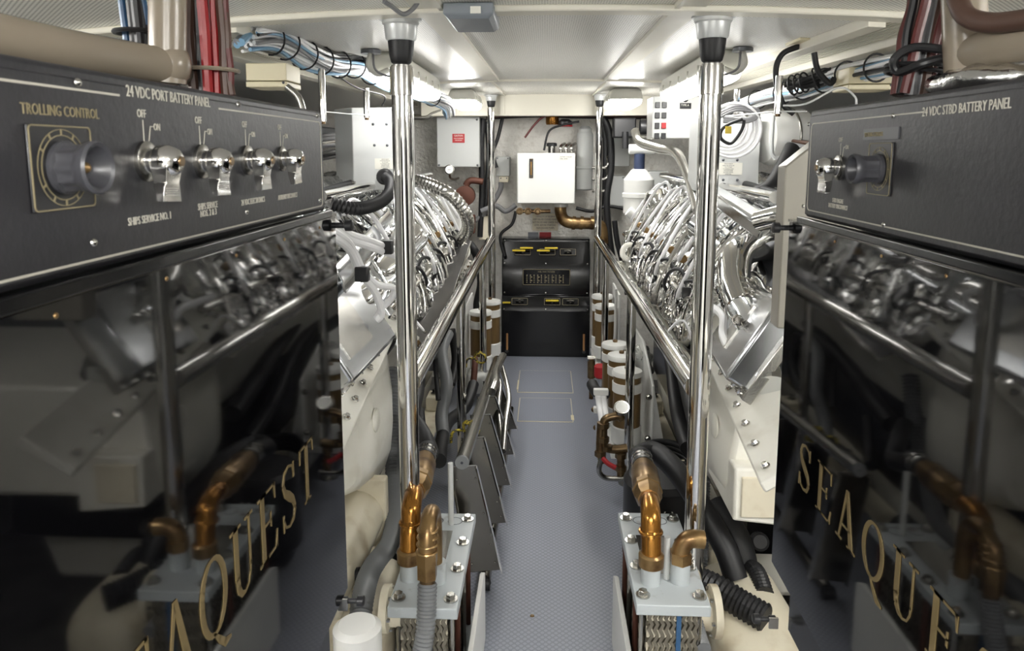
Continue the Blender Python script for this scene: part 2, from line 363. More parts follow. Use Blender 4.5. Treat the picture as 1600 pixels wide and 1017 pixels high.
def serif(word,M,adv,hgt,wd=.62):
    """condensed serif capitals drawn with thick and thin strokes. M(u,v,h)->point"""
    b=B();T=.115;t=.038;D=M(0,0,.0005)-M(0,0,0)
    def poly(pts,ox): b.prism([M((ox+p[0]*wd)*hgt,p[1]*hgt,0) for p in pts],D)
    def bar(x0,y0,x1,y1,ox): poly([(x0,y0),(x1,y0),(x1,y1),(x0,y1)],ox)
    def stroke(cl,ox):      # centre line with width per vertex
        for (p,wp),(q,wq) in zip(cl,cl[1:]):
            d=Vector(q)-Vector(p);
            if d.length<1e-6: continue
            n_=Vector((-d.y,d.x)).normalized();p_=Vector(p)-d*.04;q_=Vector(q)+d*.04
            poly([tuple(p_+n_*wp/2),tuple(q_+n_*wq/2),tuple(q_-n_*wq/2),tuple(p_-n_*wp/2)],ox)
    def arc(cx,cy,rx,ry,a0,a1,n=14):
        return [((cx+rx*math.cos(math.radians(a0+(a1-a0)*i/n)),cy+ry*math.sin(math.radians(a0+(a1-a0)*i/n))),t*1.1+(T*1.35-t)*abs(math.cos(math.radians(a0+(a1-a0)*i/n)))**1.3) for i in range(n+1)]
    for k,ch in enumerate(word):
        ox=k*adv/hgt
        if ch=='S':
            pts=[(.80,.80,t),(.72,.93,t),(.5,.98,t),(.28,.92,t*2),(.18,.76,T*.9),(.28,.61,T*1.1),(.5,.5,T*1.35),(.72,.38,T*1.1),(.83,.22,T*.9),(.73,.07,t*2),(.48,.02,t),(.26,.08,t),(.16,.24,t)]
            stroke([((x,y),w_*1.1) for x,y,w_ in pts],ox);poly([(.77,.72),(.85,.72),(.85,.97),(.79,.97)],ox);poly([(.12,.03),(.18,.03),(.2,.3),(.12,.3)],ox)
        elif ch=='E':
            bar(.16,0,.34,1,ox);bar(.04,0,.46,t,ox);bar(.04,1-t,.46,1,ox);bar(.34,1-t,.9,1,ox);bar(.34,0,.92,t,ox);bar(.34,.5,.68,.5+t,ox)
            poly([(.82,1),(.92,1),(.92,.76),(.88,.76)],ox);poly([(.82,0),(.94,0),(.98,.26),(.93,.26)],ox);poly([(.62,.62),(.68,.64),(.68,.4),(.62,.42)],ox)
        elif ch=='A':
            poly([(.42,1.02),(.54,1.02),(.93,0),(.71,0)],ox);poly([(.42,1.02),(.48,.9),(.17,0),(.10,0)],ox);bar(.22,.3,.74,.3+t,ox);bar(-.02,0,.3,t,ox);bar(.6,0,1.03,t,ox)
        elif ch=='Q':
            stroke(arc(.5,.5,.42,.47,0,360,26),ox);stroke([((.42,.06),t),((.6,-.1),T*.9),((.8,-.24),T),((1.02,-.26),t)],ox)
        elif ch=='U':
            bar(.13,.3,.31,1,ox);bar(.0,1-t,.44,1,ox);bar(.76,.3,.83,1,ox);bar(.62,1-t,.96,1,ox)
            stroke([((.22,.32),.17),((.25,.16),.15),((.36,.05),.09),((.52,.02),t),((.68,.07),t),((.77,.2),t*1.3),((.795,.34),.07)],ox)
        elif ch=='T':
            bar(.4,0,.58,1,ox);bar(.28,0,.7,t,ox);bar(.04,1-t,.94,1,ox);poly([(.04,1),(.12,1),(.08,.76),(.02,.76)],ox);poly([(.86,1),(.94,1),(.96,.76),(.9,.76)],ox)
    return b
def key_switch(M,u,v,sc,label,txt_on=True,tilt=0):
    """battery master switch with chromed lever; M(u,v,h)"""
    o=M(u,v,0);nx=(M(0,0,1)-M(0,0,0));uu=(M(1,0,0)-M(0,0,0));nx=nx*1.0;t=thing('battery_switch',label,'switch',o)
    part('escutcheon',B().lathe([(.017*sc,0),(.017*sc,.003),(.013*sc,.0045)],o,nx,24),'steel',t)
    part('hub',B().lathe([(.011*sc,.003*sc),(.0105*sc,.009*sc),(.0135*sc,.012*sc),(.0138*sc,.022*sc),(.010*sc,.029*sc),(.006*sc,.031*sc)],o,nx,20),'chrome',t)
    part('screw',B().lathe([(.0045*sc,.031*sc),(.004*sc,.0325*sc)],o,nx,12),'brassdull',t)
    a=math.radians(tilt);dn=(-UP*math.cos(a)+uu*math.sin(a));sd=(uu*math.cos(a)+UP*math.sin(a))
    q=o+nx*.018*sc;lv=B()
    secs=[(-.006,.010,.006),(.004,.0125,.0075),(.012,.0115,.0065),(.018,.0105,.0055),(.022,.0135,.0045),(.034,.0145,.003)]
    rg=[]
    for d_,w_,h_ in secs:
        cc=q+dn*d_*sc+nx*(-.0 if d_<.02 else (d_-.02)*.15*sc)
        rg.append([cc+sd*w_*sc+nx*h_*sc,cc-sd*w_*sc+nx*h_*sc,cc-sd*w_*sc-nx*h_*sc,cc+sd*w_*sc-nx*h_*sc])
    lv.ring(rg)
    for k in range(6):
        cc=q+dn*(.0225+.0018*k)*sc+nx*(.0048-.0002*k)*sc;lv.prism([cc+sd*.011*sc,cc-sd*.011*sc,cc-sd*.011*sc+dn*.001*sc,cc+sd*.011*sc+dn*.001*sc],nx*.0009*sc)
    part('lever',lv,'chrome',t,bev=.0012*sc)
    return t
def switch_text(b,M,xa,u,v,sc):
    b.f; 
    for q in (textmesh('OFF',.0095*sc,M(u-.008*sc,v+.036*sc,.0),xa,UP,sx=.8),textmesh('ON',.0085*sc,M(u+.016*sc,v+.026*sc,.0),xa,UP,sx=.8)): b.add(q.v,q.f)
    D=M(0,0,.0005)-M(0,0,0)
    def ln(a,c_,w_=.0007):
        d=Vector((c_[0]-a[0],c_[1]-a[1]));n_=Vector((-d.y,d.x)).normalized()*w_/2
        b.prism([M(a[0]+n_.x,a[1]+n_.y,0),M(c_[0]+n_.x,c_[1]+n_.y,0),M(c_[0]-n_.x,c_[1]-n_.y,0),M(a[0]-n_.x,a[1]-n_.y,0)],D)
    ln((u,v+.034*sc),(u,v+.016*sc));ln((u+.015*sc,v+.029*sc),(u+.011*sc,v+.029*sc));ln((u+.011*sc,v+.029*sc),(u+.007*sc,v+.015*sc))
def dial(M,xa,u,v,hw,hh,kr,label,flare):
    o=M(u,v,0);nx=(M(0,0,1)-M(0,0,0));t=thing('trolling_control_knob',label,'knob',o)
    bp=part('backplate',B().prism([M(u-hw,v-hh,0),M(u+hw,v-hh,0),M(u+hw,v+hh,0),M(u-hw,v+hh,0)],nx*.002),'plastic',t,bev=.001)
    e=B();border(e,lambda a,b_,h:M(u+a,v+b_,.002+h),-hw+.0008,hw-.0008,-hh+.0008,hh-.0008,.0009,.003)
    e.lathe([(kr*1.18,.002),(kr*1.22,.002),(kr*1.22,.0024),(kr*1.18,.0024)],o,nx,40,True)
    e.lathe([(kr*1.4,.002),(kr*1.43,.002),(kr*1.43,.0024),(kr*1.4,.0024)],o,nx,40,True)
    uu=M(1,0,0)-M(0,0,0)
    for k in range(11):
        a=math.radians(-60+k*30);d=uu*math.sin(a)+UP*math.cos(a);p=o+nx*.002+d*kr*1.3;s_=uu*math.cos(a)-UP*math.sin(a)
        e.prism([p+s_*.0007-d*.002,p+s_*.0007+d*.002,p-s_*.0007+d*.002,p-s_*.0007-d*.002],nx*.0005)
    part('dial_marks',e,'engravedim',bp)
    # ribbed flared knob: skirt, fluted waist, rolled lip
    k_=B();n=40;rg=[]
    for r_,h_,fl in ((kr*.98,.003,0),(kr*1.0,.008,0),(kr*.86,.01,.06),(kr*.84,.026,.06),(kr*.9,.03,.02),(kr*.98,.034,0),(kr*1.0,.040,0),(kr*.93,.043,0),(kr*.8,.041,0),(kr*.62,.03,0),(kr*.5,.026,0)):
        a_=nx.cross(UP).normalized();rg.append([o+nx*h_*flare+(a_*math.cos(2*math.pi*i/n)+UP*math.sin(2*math.pi*i/n))*r_*(1+fl*math.cos(10*2*math.pi*i/n)) for i in range(n)])
    k_.ring(rg);kn=part('knob',k_,'knob',t)
    part('centre_screw',B().dome(o+nx*.026*flare,nx,kr*.22,.004),'bronze',kn)
# plane maps
XL,XR=-.32,.40
ML=lambda u,v,h:Vector((XL+h,u,v))
MR=lambda u,v,h:Vector((XR-h,-u,v))     # u=-Y so that u grows to the right for the reader
def panel_box(side):
    s=-1 if side=='left' else 1;X=XL if s<0 else XR;M=ML if s<0 else MR
    y0,y1=.16,(1.035 if s<0 else 1.13);z0,z1=(1.487,1.628) if s<0 else (1.472,1.632)
    t=thing('battery_panel_box','dark engraved battery panel box above the glossy black door on the %s'%side,'panel',(X,y0,z0))
    a,b_=sorted((X+s*.0,X+s*.30))
    part('housing',B().box((a,y0,z0),(b_,y1,z1)),'panel',t,bev=.004)
    part('face_plate',B().box(*[tuple(v) for v in ((min(X,X-s*.003),y0+.0,z0+.004),(max(X,X-s*.003),y1-.006,z1-.008))]),'panel',t,bev=.002)
    part('bottom_rail',B().box((min(X+s*.004,X-s*.006),y0,z0-.012),(max(X+s*.004,X-s*.006),y1+.02,z0-.001)),'black',t,bev=.002)
    Mh=lambda u,v,h:M(u,v,h+.003)
    xa=(0,1,0) if s<0 else (0,-1,0);e=B()
    if s<0: border(e,Mh,y0+.01,y1-.016,z0+.008,z1-.016,.0016,.008,(.535,.70))
    else: border(e,Mh,-(y1-.016),-(y0+.01),z0+.012,z1-.020,.0016,.008,(-.79,-.52))
    part('engraved_border',e,'engrave',t)
    return t,Mh,xa,y0,y1,z0,z1
tL,MhL,xL,*dL=panel_box('left');tR,MhR,xR,*dR=panel_box('right')
def TL(txt,px,py,size,b=0,sx=.82,al='LEFT',m_='engrave'):
    p=PXc(px,py,XL+.003);q=textmesh(txt,size,MhL(p.y,p.z,0),xL,UP,.0,al,sx);part('engraved_lettering',q,m_,tL)
def TR(txt,px,py,size,b=0,sx=.82,al='LEFT',m_='engrave'):
    p=PXc(px,py,XR-.003);q=textmesh(txt,size,MhR(-p.y,p.z,0),xR,UP,.0,al,sx);part('engraved_lettering',q,m_,tR)
b=B();TL('24 VDC PORT BATTERY PANEL',197,150,.0125,b,.80);TL('SHIPS SERVICE NO. 1',200,353,.0088,b,.8)
TL('SHIPS SERVICE',325,326,.0088,b,.72,'CENTER');TL('NOS. 2 & 3',326,337,.0088,b,.8,'CENTER');TL('24 VDC ELECTRONICS',396,318,.0088,b,.72,'CENTER');TL('AUXILIARY DISCONNECT',450,310,.0085,b,.68,'CENTER')
Lsw=[(241,252,1.02,'first battery switch lever right of the large knob on the left panel'),(328,252,1.0,'second battery switch lever from the large knob, left panel'),(399,250,1.0,'third battery switch lever from the large knob, left panel'),(453,248,.95,'rightmost battery switch lever at the far end of the left panel')]
for i,(px,py,sc,lb) in enumerate(Lsw):
    p=PXc(px-14,py,XL+.003);key_switch(MhL,p.y,p.z,sc*.92,lb,tilt=(-4,-2,0,2)[i]);b=B();switch_text(b,MhL,xL,p.y,p.z,.95);part('switch_marks',b,'engrave',tL)
TL('TROLLING CONTROL',32,177,.0098,b,.8,'LEFT','engravedim')
p=PXc(95,262,XL+.003);dial(MhL,xL,p.y,p.z,.031,.0275,.0175,'large dark fluted trolling knob on its square dial, left panel',.62)
b=B();TR('24 VDC STBD BATTERY PANEL',1441,182,.0135,b,.80)
p=PXc(1312,262,XR-.003);key_switch(MhR,-p.y,p.z,1.0,'single chrome battery switch lever on the right panel');b=B();switch_text(b,MhR,xR,-p.y,p.z,.95);part('switch_marks',b,'engrave',tR)
TR('STBD ENGINE',1309,317,.0085,b,.7,'CENTER');TR('BATTERY DISCONNECT',1309,326,.0085,b,.7,'CENTER')
p=PXc(1376,264,XR-.003);dial(MhR,xR,-p.y,p.z,.030,.031,.018,'fluted trolling knob beside the single lever, right panel',.8)
q=B();p=PXc(1350,219,XR-.003);p2=PXc(1406,206,XR-.003);q.box((XR-.0045,p2.y,p.z),(XR-.003,p.y,p.z+.0135));part('tag_plate',q,'knob',tR)
b=B();q=textmesh('TROLLING CONTROL',.0075,(XR-.0045,p.y-.004,p.z+.004),xR,UP,0,'LEFT',.68);b.add(q.v,q.f);part('tag_lettering',b,'engravedim',tR)
def screws(t,M,pts,X):
    for px,py in pts:
        p=PXc(px,py,X);part('screw',B().dome(p,M(0,0,1)-M(0,0,0),  .0032,.0025),'steel',t)
screws(tL,ML,((121,129),(372,163),(495,181),(146,379),(385,331),(499,313)),XL+.003)
screws(tR,MR,((1396,181),(1264,194),(1381,351),(1255,322)),XR-.003)
def door(side):
    s=-1 if side=='left' else 1;X=XL if s<0 else XR;M=ML if s<0 else MR
    y1=1.09 if s<0 else 1.20;z1=1.474 if s<0 else 1.458;z0=.86
    t=thing('black_door','glossy black cabinet door lettered in gold on the %s, reflecting the engine room'%side,'door',(X,.16,z0))
    part('leaf',B().box((min(X,X+s*.02),.16,z0),(max(X,X+s*.02),y1,z1)),'blackgloss',t,bev=.0015)
    part('top_edge',B().box((min(X-s*.002,X+s*.022),.16,z1),(max(X-s*.002,X+s*.022),y1,z1+.004)),'dsteel',t)
    for px,py in (((522,352),(528,938)) if s<0 else ((1244,356),(1197,967))):
        q=P(px,py,y1+.012);
        part('latch',B().lathe([(.004,-.028),(.007,-.026),(.007,-.016),(.0045,-.014),(.0045,.0),(.009,.002),(.009,.012),(.006,.014)],(X-s*.01,y1+.012,q.z),(-s,0,0),14),'plastic',t,'black spring latch knob')
        part('latch_plate',B().box((min(X+s*.002,X+s*.018),y1-.001,q.z-.010),(max(X+s*.002,X+s*.018),y1+.003,q.z+.010)),'steel',t)
    part('carcass',B().box((min(X+s*.021,X+s*.30),.16,z0-.1),(max(X+s*.021,X+s*.30),y1-.04,z1)),'black',t)
    for k in range(5):
        part('screw',B().dome((X,.45+.14*k,z1-.01),(-s,0,0),.0022,.0015),'bronze',t)
    if s<0: e=serif('SEAQUEST',lambda u,v,h:Vector((XL+.0003+h,.40+u,1.10+v)),.0695,.082,.72)
    else: e=serif('SEAQUEST',lambda u,v,h:Vector((XR-.0003-h,1.10-u,1.055+v)),.0775,.073,.80)
    part('gold_lettering',e,'gold',t,'gold serif letters SEAQUEST')
door('left');door('right')
# ================================================================ LAMPS
def lamp(x0,x1,y0,y1,z0,label,group=None,clips=5):
    zt=zc((x0+x1)/2,(y0+y1)/2)-.006;t=thing('ceiling_light',label,'lamp',((x0+x1)/2,(y0+y1)/2,z0))
    zm=z0+.04
    part('housing',B().ring([[Vector((a,b_,z)) for a,b_ in ((x0+i,y0+i),(x1-i,y0+i),(x1-i,y1-i),(x0+i,y1-i))] for z,i in ((zm,0),(zm+.012,0),(zt-.012,.012),(zt,.03))]),'lampbody',t,bev=.006)
    part('diffuser',B().ring([[Vector((a,b_,z)) for a,b_ in ((x0+i,y0+i),(x1-i,y0+i),(x1-i,y1-i),(x0+i,y1-i))] for z,i in ((z0,.028),(z0+.012,.01),(zm,.004))]),'lampfar' if y0>4 else ('lampfill' if y1<1.3 else 'lamp'),t,bev=.006)
    for k in range(clips):
        y=y0+(y1-y0)*(k+.6)/(clips+.2)
        for x in (x0,x1):
            part('clip',B().box((x-.004,y-.006,zm-.014),(x+.004,y+.006,zm+.03)),'lampbody',t,bev=.0015)
    return t
lamp(-.635,-.50,2.62,3.55,1.815,'lit fluorescent lamp behind the left foreground pole')
lamp(.555,.69,2.62,3.65,1.815,'lit fluorescent lamp behind the right foreground pole')
lamp(-.60,-.43,4.5,5.0,1.85,'small lit ceiling lamp far left, near the back bulkhead',clips=3)
lamp(.39,.59,4.5,5.0,1.85,'small lit ceiling lamp far right, near the back bulkhead',clips=3)
for i,(x,y) in enumerate(((-1.5,.7),(1.5,.7),(-.25,-.7),(.33,-.7))): lamp(x-.07,x+.07,y-.45,y+.45,1.80,'unseen ceiling lamp added to light the foreground, %s'%('over the left cabinet','over the right cabinet','left of the aisle','right of the aisle')[i])  # added lamps out of view, there only to brighten the foreground
# lamp mount arms (curved bracket and cord by the near ends)
for s,x in ((-1,-.56),(1,.62)):
    t=thing('lamp_bracket','grey bracket with cords at the near end of the %s lamp'%('left' if s<0 else 'right'),'bracket',(x,2.58,1.9))
    z=zc(x,2.58)
    part('puck',B().lathe([(.035,0),(.035,.012),(.03,.016)],(x+s*.05,2.57,z-.018),UP,20),'dgrey',t)
    part('arm',B().tube([(x+s*.05,2.57,z-.02),(x+s*.055,2.56,z-.06),(x+s*.03,2.58,z-.085),(x,2.61,z-.07)],.011,10,6),'lampbody',t)
    part('cord',B().tube([(x+s*.04,2.56,z-.02),(x+s*.03,2.55,z-.075),(x-s*.02,2.56,z-.095),(x-s*.05,2.6,z-.06)],.004,8,6),'cgrey',t)
# grey emergency lamp overhead, with cords
t=thing('emergency_light','grey box-shaped light fitting on the ceiling at top centre','lamp',(-.16,1.85,1.88))
a=P(692,16,1.78);q=P(771,16,1.78);zz=zc(0,1.8)
part('housing',B().ring([[Vector((x,y,z)) for x,y in ((a.x+i,1.78+i),(q.x-i,1.78+i),(q.x-i,2.0-i),(a.x+i,2.0-i))] for z,i in ((zz-.004,0),(zz-.03,0),(zz-.04,.012))][::-1]),'lightgrey',t,bev=.003)
part('label_plate',B().box((q.x-.055,1.776,zz-.03),(q.x-.03,1.79,zz-.014)),'paper',t)
solo('power_cord',B().tube([P(600,2,1.7),P(612,10,1.72),P(630,22,1.75),P(645,14,1.76),P(655,0,1.76)],.0055,10,8),'cgrey','grey cord looping above the cap of the left foreground pole','cord')
# ================================================================ ENGINES
def engine(s):
    side='left' if s<0 else 'right'
    t=thing('marine_engine','white and chrome diesel engine with foil-wrapped heads along the %s side'%side,'engine',(s*1.0,3.4,-.2))
    W=lambda x,y,z:Vector((s*x,y,z))
    bx,bz,tx,tz=.52,.86,.84,1.36;L=math.hypot(tx-bx,tz-bz);ux,uz=(tx-bx)/L,(tz-bz)/L;nx_,nz_=-uz,ux
    S=lambda a,n_,y:W(bx+ux*a+nx_*n_,y,bz+uz*a+nz_*n_)      # a: metres up the bank, n_: out towards the aisle
    def frame(a,n_,y,rot=0):
        M=Matrix.Identity(4);xa=Vector((s*ux,0,uz));za=Vector((s*nx_,0,nz_));ya=za.cross(xa)
        for i in range(3): M[i][0]=xa[i];M[i][1]=ya[i];M[i][2]=za[i];M[i][3]=S(a,n_,y)[i]
        return M@Matrix.Rotation(rot,4,'Z')
    def pz(pts,y0,y1): return B().prism([W(x,y0,z) for x,z in pts],(0,y1-y0,0))
    part('crankcase',pz([(.72,.52),(.66,.62),(.60,.80),(.60,.86),(1.45,.86),(1.4,.52)],2.5,4.85),'engine_white',t,bev=.012)
    part('block_skirt',pz([(.74,.12),(.74,.52),(1.38,.52),(1.38,.12)],2.5,4.8),'black',t,'black lower block')
    part('oil_pan',pz([(.78,-.12),(.74,.14),(1.38,.14),(1.3,-.12)],2.6,4.7),'engine_white',t,bev=.03)
    part('cylinder_block',pz([(bx+.05,bz-.03),(tx+.05,tz-.03),(1.35,1.34),(1.5,.84)],2.45,4.75),'dgrey',t,bev=.01)
    # flywheel housing at the near end
    rg=[]
    prof=[(.60,.86),(.565,.78),(.55,.68),(.55,.60),(.558,.52),(.58,.45),(.62,.39),(.68,.36),(.8,.34),(1.0,.34),(1.2,.35),(1.36,.42),(1.42,.6),(1.42,.86)]
    for y,k in ((2.04,.0),(2.08,.03),(2.2,.03),(2.35,.03),(2.44,.03),(2.51,.0),(2.53,-.03)):
        rg.append([W(1.0+(x-1.0)*(1+k*1.0 if k>0 else 1+k*1.5),y,(z+((z-.6)/.26)*(.10*(y-2.0)/.5)) if z>.6 else .6-(.6-z)*min(1,.3+(y-2.04)*1.7)) for x,z in prof])
    if s<0: rg=[r_[::-1] for r_ in rg]
    part('flywheel_housing',B().ring(rg),'engine_white',t,bev=.012)
    fl=B().ring([[W(.525,y,.845+q_),W(.66,y,.93+q_),W(.645,y,.955+q_),W(.510,y,.87+q_)] for y,q_ in ((1.64,-.075),(2.55,.11))])
    part('deck_flange',fl,'engine_white',t,bev=.006)
    for k in range(10): part('flange_bolt',B().bolt(W(.535,1.68+.09*k,.888-.067+.0183*k),Vector((-s*.5,-.1,.85)),.008,.012),'chrome',t)
    part('inspection_cap',B().lathe([(.038,0),(.038,.006),(.03,.01)],W(.540,2.2,.72),(-s,0,0),20),'engine_white',t)
    if s>0:
        part('pocket_frame',B().prism([W(.545,2.3,.68),W(.545,2.3,.52),W(.75,2.3,.50),W(.75,2.3,.68)],(0,-.32,0)),'engine_white',t,bev=.008)
        part('pocket_panel',B().box((.565,1.972,.535),(.69,1.984,.655)),'cream',t,bev=.003)
    else:
        part('starter_body',B().cyl(W(.62,1.75,.37),W(.62,2.25,.37),.09,24),'cream',t,bev=.01)
        part('starter_bracket',B().box((-.62,2.24,.26),(-.52,2.28,.50)),'cream',t,bev=.006)
    # near-end polished access cover on the bank slope
    Mf=frame(.20,.02,2.12)@Matrix.Rotation(-.1,4,'X')
    part('access_cover',B().cb((0,0,0),(.26,.42,.09),None).copy(lambda v:Mf@v),'cover',t,'polished rectangular cover with bolted rim',bev=.012)
    ar=part('access_rim',B().cb((0,0,-.035),(.30,.46,.03)).copy(lambda v:Mf@v),'steel',t,bev=.004)
    for k in range(6):
        for q in (-1,1):
            part('rim_bolt',B().bolt(Mf@Vector((q*.14,-.19+.076*k,-.02)),Mf.to_3x3()@UP,.0075,.012),'chrome',ar)
    part('cover_plate',B().cb((.0,.06,.047),(.15,.2,.004)).copy(lambda v:Mf@v),'steel',t,'thin riveted data plate')
    # heads
    for k in range(8):
        y=2.52+.272*k+.07
        part('head_blanket',B().blob(frame(.27+R.uniform(-.02,.02),.035,y,R.uniform(-.12,.12)),(.30,.19,.12),40,22,.026,.45,22,k),'foil',t,smooth=50)
        part('rocker_cover',B().blob(frame(.50,.03,y+.02,R.uniform(-.1,.1)),(.16,.21,.11),32,18,.016,.35,20,k+30),'foilb',t,smooth=50)
        part('lower_blanket',B().blob(frame(.08,.02,y+.05,R.uniform(-.2,.2)),(.14,.2,.09),22,12,.014,.5,18,k+60),'foil',t,smooth=50)
        for j in range(7):
            yy=y-.11+.036*j;o=.095+R.uniform(-.02,.025)
            part('push_tube',B().tube([S(.02+R.uniform(0,.04),o*.6,yy),S(.14,o,yy+R.uniform(-.02,.02)),S(.36,o+.01,yy+R.uniform(-.02,.03)),S(.52,o*.8,yy+R.uniform(0,.05))],R.choice((.004,.006,.008)),8,5),R.choice(('chrome','foil','steel')),t)
        # white fuel lines
        o=.13
        if k%2: part('fuel_line',B().tube([S(.50,.09,y-.09),S(.53,o,y-.03),S(.42,o+.015,y+.0),S(.30,o+.02,y-.01),S(.25,o,y+.06),S(.29,o-.03,y+.11)],.0085,10,5),'cwhite',t,'white sleeved pipe')
        if k%2==0: part('fuel_line',B().tube([S(.52,.10,y-.05),S(.55,o+.01,y+.02),S(.44,o+.03,y+.05),S(.20,o+.01,y+.04),S(.13,o-.02,y+.1)],.0085,10,5),'cwhite',t,'white sleeved pipe')
        part('pipe_union',B().lathe([(.016,0),(.018,.006),(.018,.02),(.012,.026)],S(.26,.12,y+.05),(0,1,0),10),'bronze',t)
        if k<7:
            part('coolant_hose',B().tube([S(.20,.09,y-.05),S(.22,.125,y-.02),S(.19,.135,y+.05),S(.13,.115,y+.10),S(.10,.06,y+.11)],.0075,10,6),'rubber',t,'black looped hose')
        part('injector_bolt',B().bolt(S(.40,.115,y+.08),Vector((s*nx_,0,nz_)),.010,.02),'chrome',t)
        part('clamp',B().cb(S(.17,.115,y+.02),(.03,.02,.04)),'plastic' if k%3==0 else 'steel',t,bev=.003)
        for j in range(3):
            part('foil_lagging',B().blob(frame(R.uniform(.1,.5),.09,y+R.uniform(-.1,.1),R.uniform(0,3)),(R.uniform(.05,.1),R.uniform(.03,.06),.05),14,9,.012,.8,30,k*3+j),'foil',t,smooth=60)
    # long pipes along the bank
    part('fuel_rail',B().tube([S(.60,.11,2.4),S(.60,.11,4.7)],.02,14,0),'chrome',t)
    part('water_rail',B().tube([S(.155,.10,2.35),S(.155,.10,4.7)],.016,12,0),'chrome',t)
    part('oil_gallery',B().tube([S(-.02,.02,2.5),S(-.02,.02,4.65)],.022,14,0),'engine_white',t)
    for k in range(14): part('gallery_bolt',B().bolt(S(-.02,.042,2.6+.15*k),Vector((s*nx_,0,nz_)),.009,.014),'bronze' if k%4==0 else 'steel',t)
    part('exhaust_manifold',B().tube([W(tx+.12,2.2,tz-.02),W(tx+.13,3.4,tz+.02),W(tx+.1,4.75,tz)],.10,26,10,crum=.014),'foil',t,'foil-wrapped exhaust manifold',smooth=60)
    part('charge_pipe',B().tube([W(tx+.30,2.2,tz-.1),W(tx+.3,4.7,tz-.06)],.09,24,0),'foilb',t)
    part('loom_conduit',B().tube([W(tx+.02,2.6,tz+.05),W(tx+.0,3.3,tz+.08),W(tx-.02,4.3,tz+.06)],.016,10,6),'rubber',t)
    # lifting eye
    e=S(.10,.09,4.2);part('lifting_eye',B().torus(e,(0,-1,.2),.045,.016,24,8),'engine_white',t)
    part('eye_bracket',B().box(tuple(e-Vector((.02,-.0,.12))),tuple(e+Vector((.02,.03,-.04)))),'engine_white',t)
    # far-end canisters
    if s>0:
        o=P(998,345,4.82);part('separator_can',B().lathe([(.07,0),(.1,.02),(.1,.12),(.108,.125),(.108,.15),(.1,.155),(.1,.24),(.055,.30),(.04,.31)],Vector((o.x-.0,4.86,1.15)),UP,28),'white',t)
        part('separator_neck',B().lathe([(.036,0),(.036,.1)],(o.x,4.86,1.46),UP,20),'navy',t,'dark blue printed neck hose')
        part('separator_tee',B().cyl((o.x-.07,4.86,1.59),(o.x+.1,4.86,1.59),.032,20),'white',t,bev=.004)
        part('separator_spout',B().cyl((o.x-.08,4.76,1.19),(o.x+.04,4.76,1.10),.035,18),'white',t,bev=.004)
        o=P(1030,350,4.3);part('oil_filter',B().lathe([(.06,0),(.085,.01),(.085,.18),(.09,.19)],(o.x,4.35,1.05),UP,26),'white',t)
        part('filter_dome',B().lathe([(.085,0),(.088,.02),(.088,.05),(.075,.09),(.04,.11),(.012,.118),(.012,.125)],(o.x,4.35,1.24),UP,26),'chrome',t)
    else:
        o=P(705,330,4.6);part('expansion_tank',B().blob(Matrix.Translation((o.x-.02,4.6,1.16)),(.2,.2,.26),30,18,.002,.35),'white',t)
        part('tank_cap',B().lathe([(.05,0),(.05,.02),(.035,.026)],(o.x-.02,4.6,1.29),UP,22),'white',t)
        part('intake_hose',B().tube([P(630,278,4.0),P(670,288,3.9),P(705,305,3.85),P(728,335,3.9),P(730,360,4.0),P(712,380,4.1)],.034,16,8,corr=(.022,.0022)),'steel',t,'braided silver hose')
    # near-end chrome pipework
    if s>0:
        part('exhaust_elbow',B().tube([P(1215,385,2.6),P(1180,385,2.45),P(1152,400,2.35),P(1147,440,2.28),P(1160,478,2.2)],.052,26,8),'chrome',t,'fat polished elbow')
        for k in range(4): part('band_clamp',B().torus(P(1150+4*k,452+9*k,2.27-.02*k),(P(1160,480,2.2)-P(1150,440,2.28)),.056,.007,24,8),'chrome',t)
        part('turbo_casing',B().blob(Matrix.Translation(P(1172,530,2.18))@Matrix.Rotation(.5,4,'Y'),(.15,.28,.24),30,20,.008,.8,9),'foilb',t,smooth=60)
        part('turbo_pipe',B().tube([P(1160,480,2.2),P(1178,510,2.1),P(1198,560,1.98),P(1205,610,1.9)],.05,24,8,crum=.003),'foilb',t)
        for k in range(3): part('flange_bolt',B().bolt(P(1152+10*k,500+6*k,2.08),(0,-1,.3),.011,.02),'chrome',t)
        part('square_duct',B().prism([P(1092,285,3.0)+Vector((0,0,0)),P(1112,282,3.0),P(1212,338,2.05),P(1190,352,2.05)],(.0,.03,-.05)),'foilb',t,bev=.01)
        part('crossover_pipe',B().tube([P(1188,345,2.05),P(1235,334,1.95),P(1290,330,1.9)],.03,20,6),'chrome',t)
        part('downpipe',B().tube([P(1095,355,2.9),P(1130,380,2.75),P(1165,420,2.6),P(1200,470,2.5)],.06,22,6,crum=.006),'foilb',t,smooth=60)
        part('long_elbow',B().tube([P(992,205,4.4),P(1000,222,4.3),P(1030,232,4.0),P(1058,240,3.7),P(1078,280,3.4),P(1092,330,3.1)],.026,18,8),'steel',t,'bent steel pipe rising to the lamps')
        part('fuel_line',B().tube([P(1100,500,2.5),P(1135,470,2.35),P(1150,440,2.3)],.011,10,5),'cwhite',t)
        part('fuel_line',B().tube([P(1095,470,2.5),P(1128,492,2.3),P(1130,525,2.15),P(1148,560,2.05)],.013,10,5),'cwhite',t)
        part('branch_pipe',B().tube([P(1170,435,2.4),P(1195,470,2.3),P(1215,520,2.2),P(1222,560,2.1)],.03,18,6,crum=.004),'foil',t)
    else:
        part('square_duct',B().prism([P(535,440,2.1),P(520,412,2.1),P(605,325,2.9),P(620,345,2.9)],(.0,.03,-.05)),'foilb',t,bev=.01)
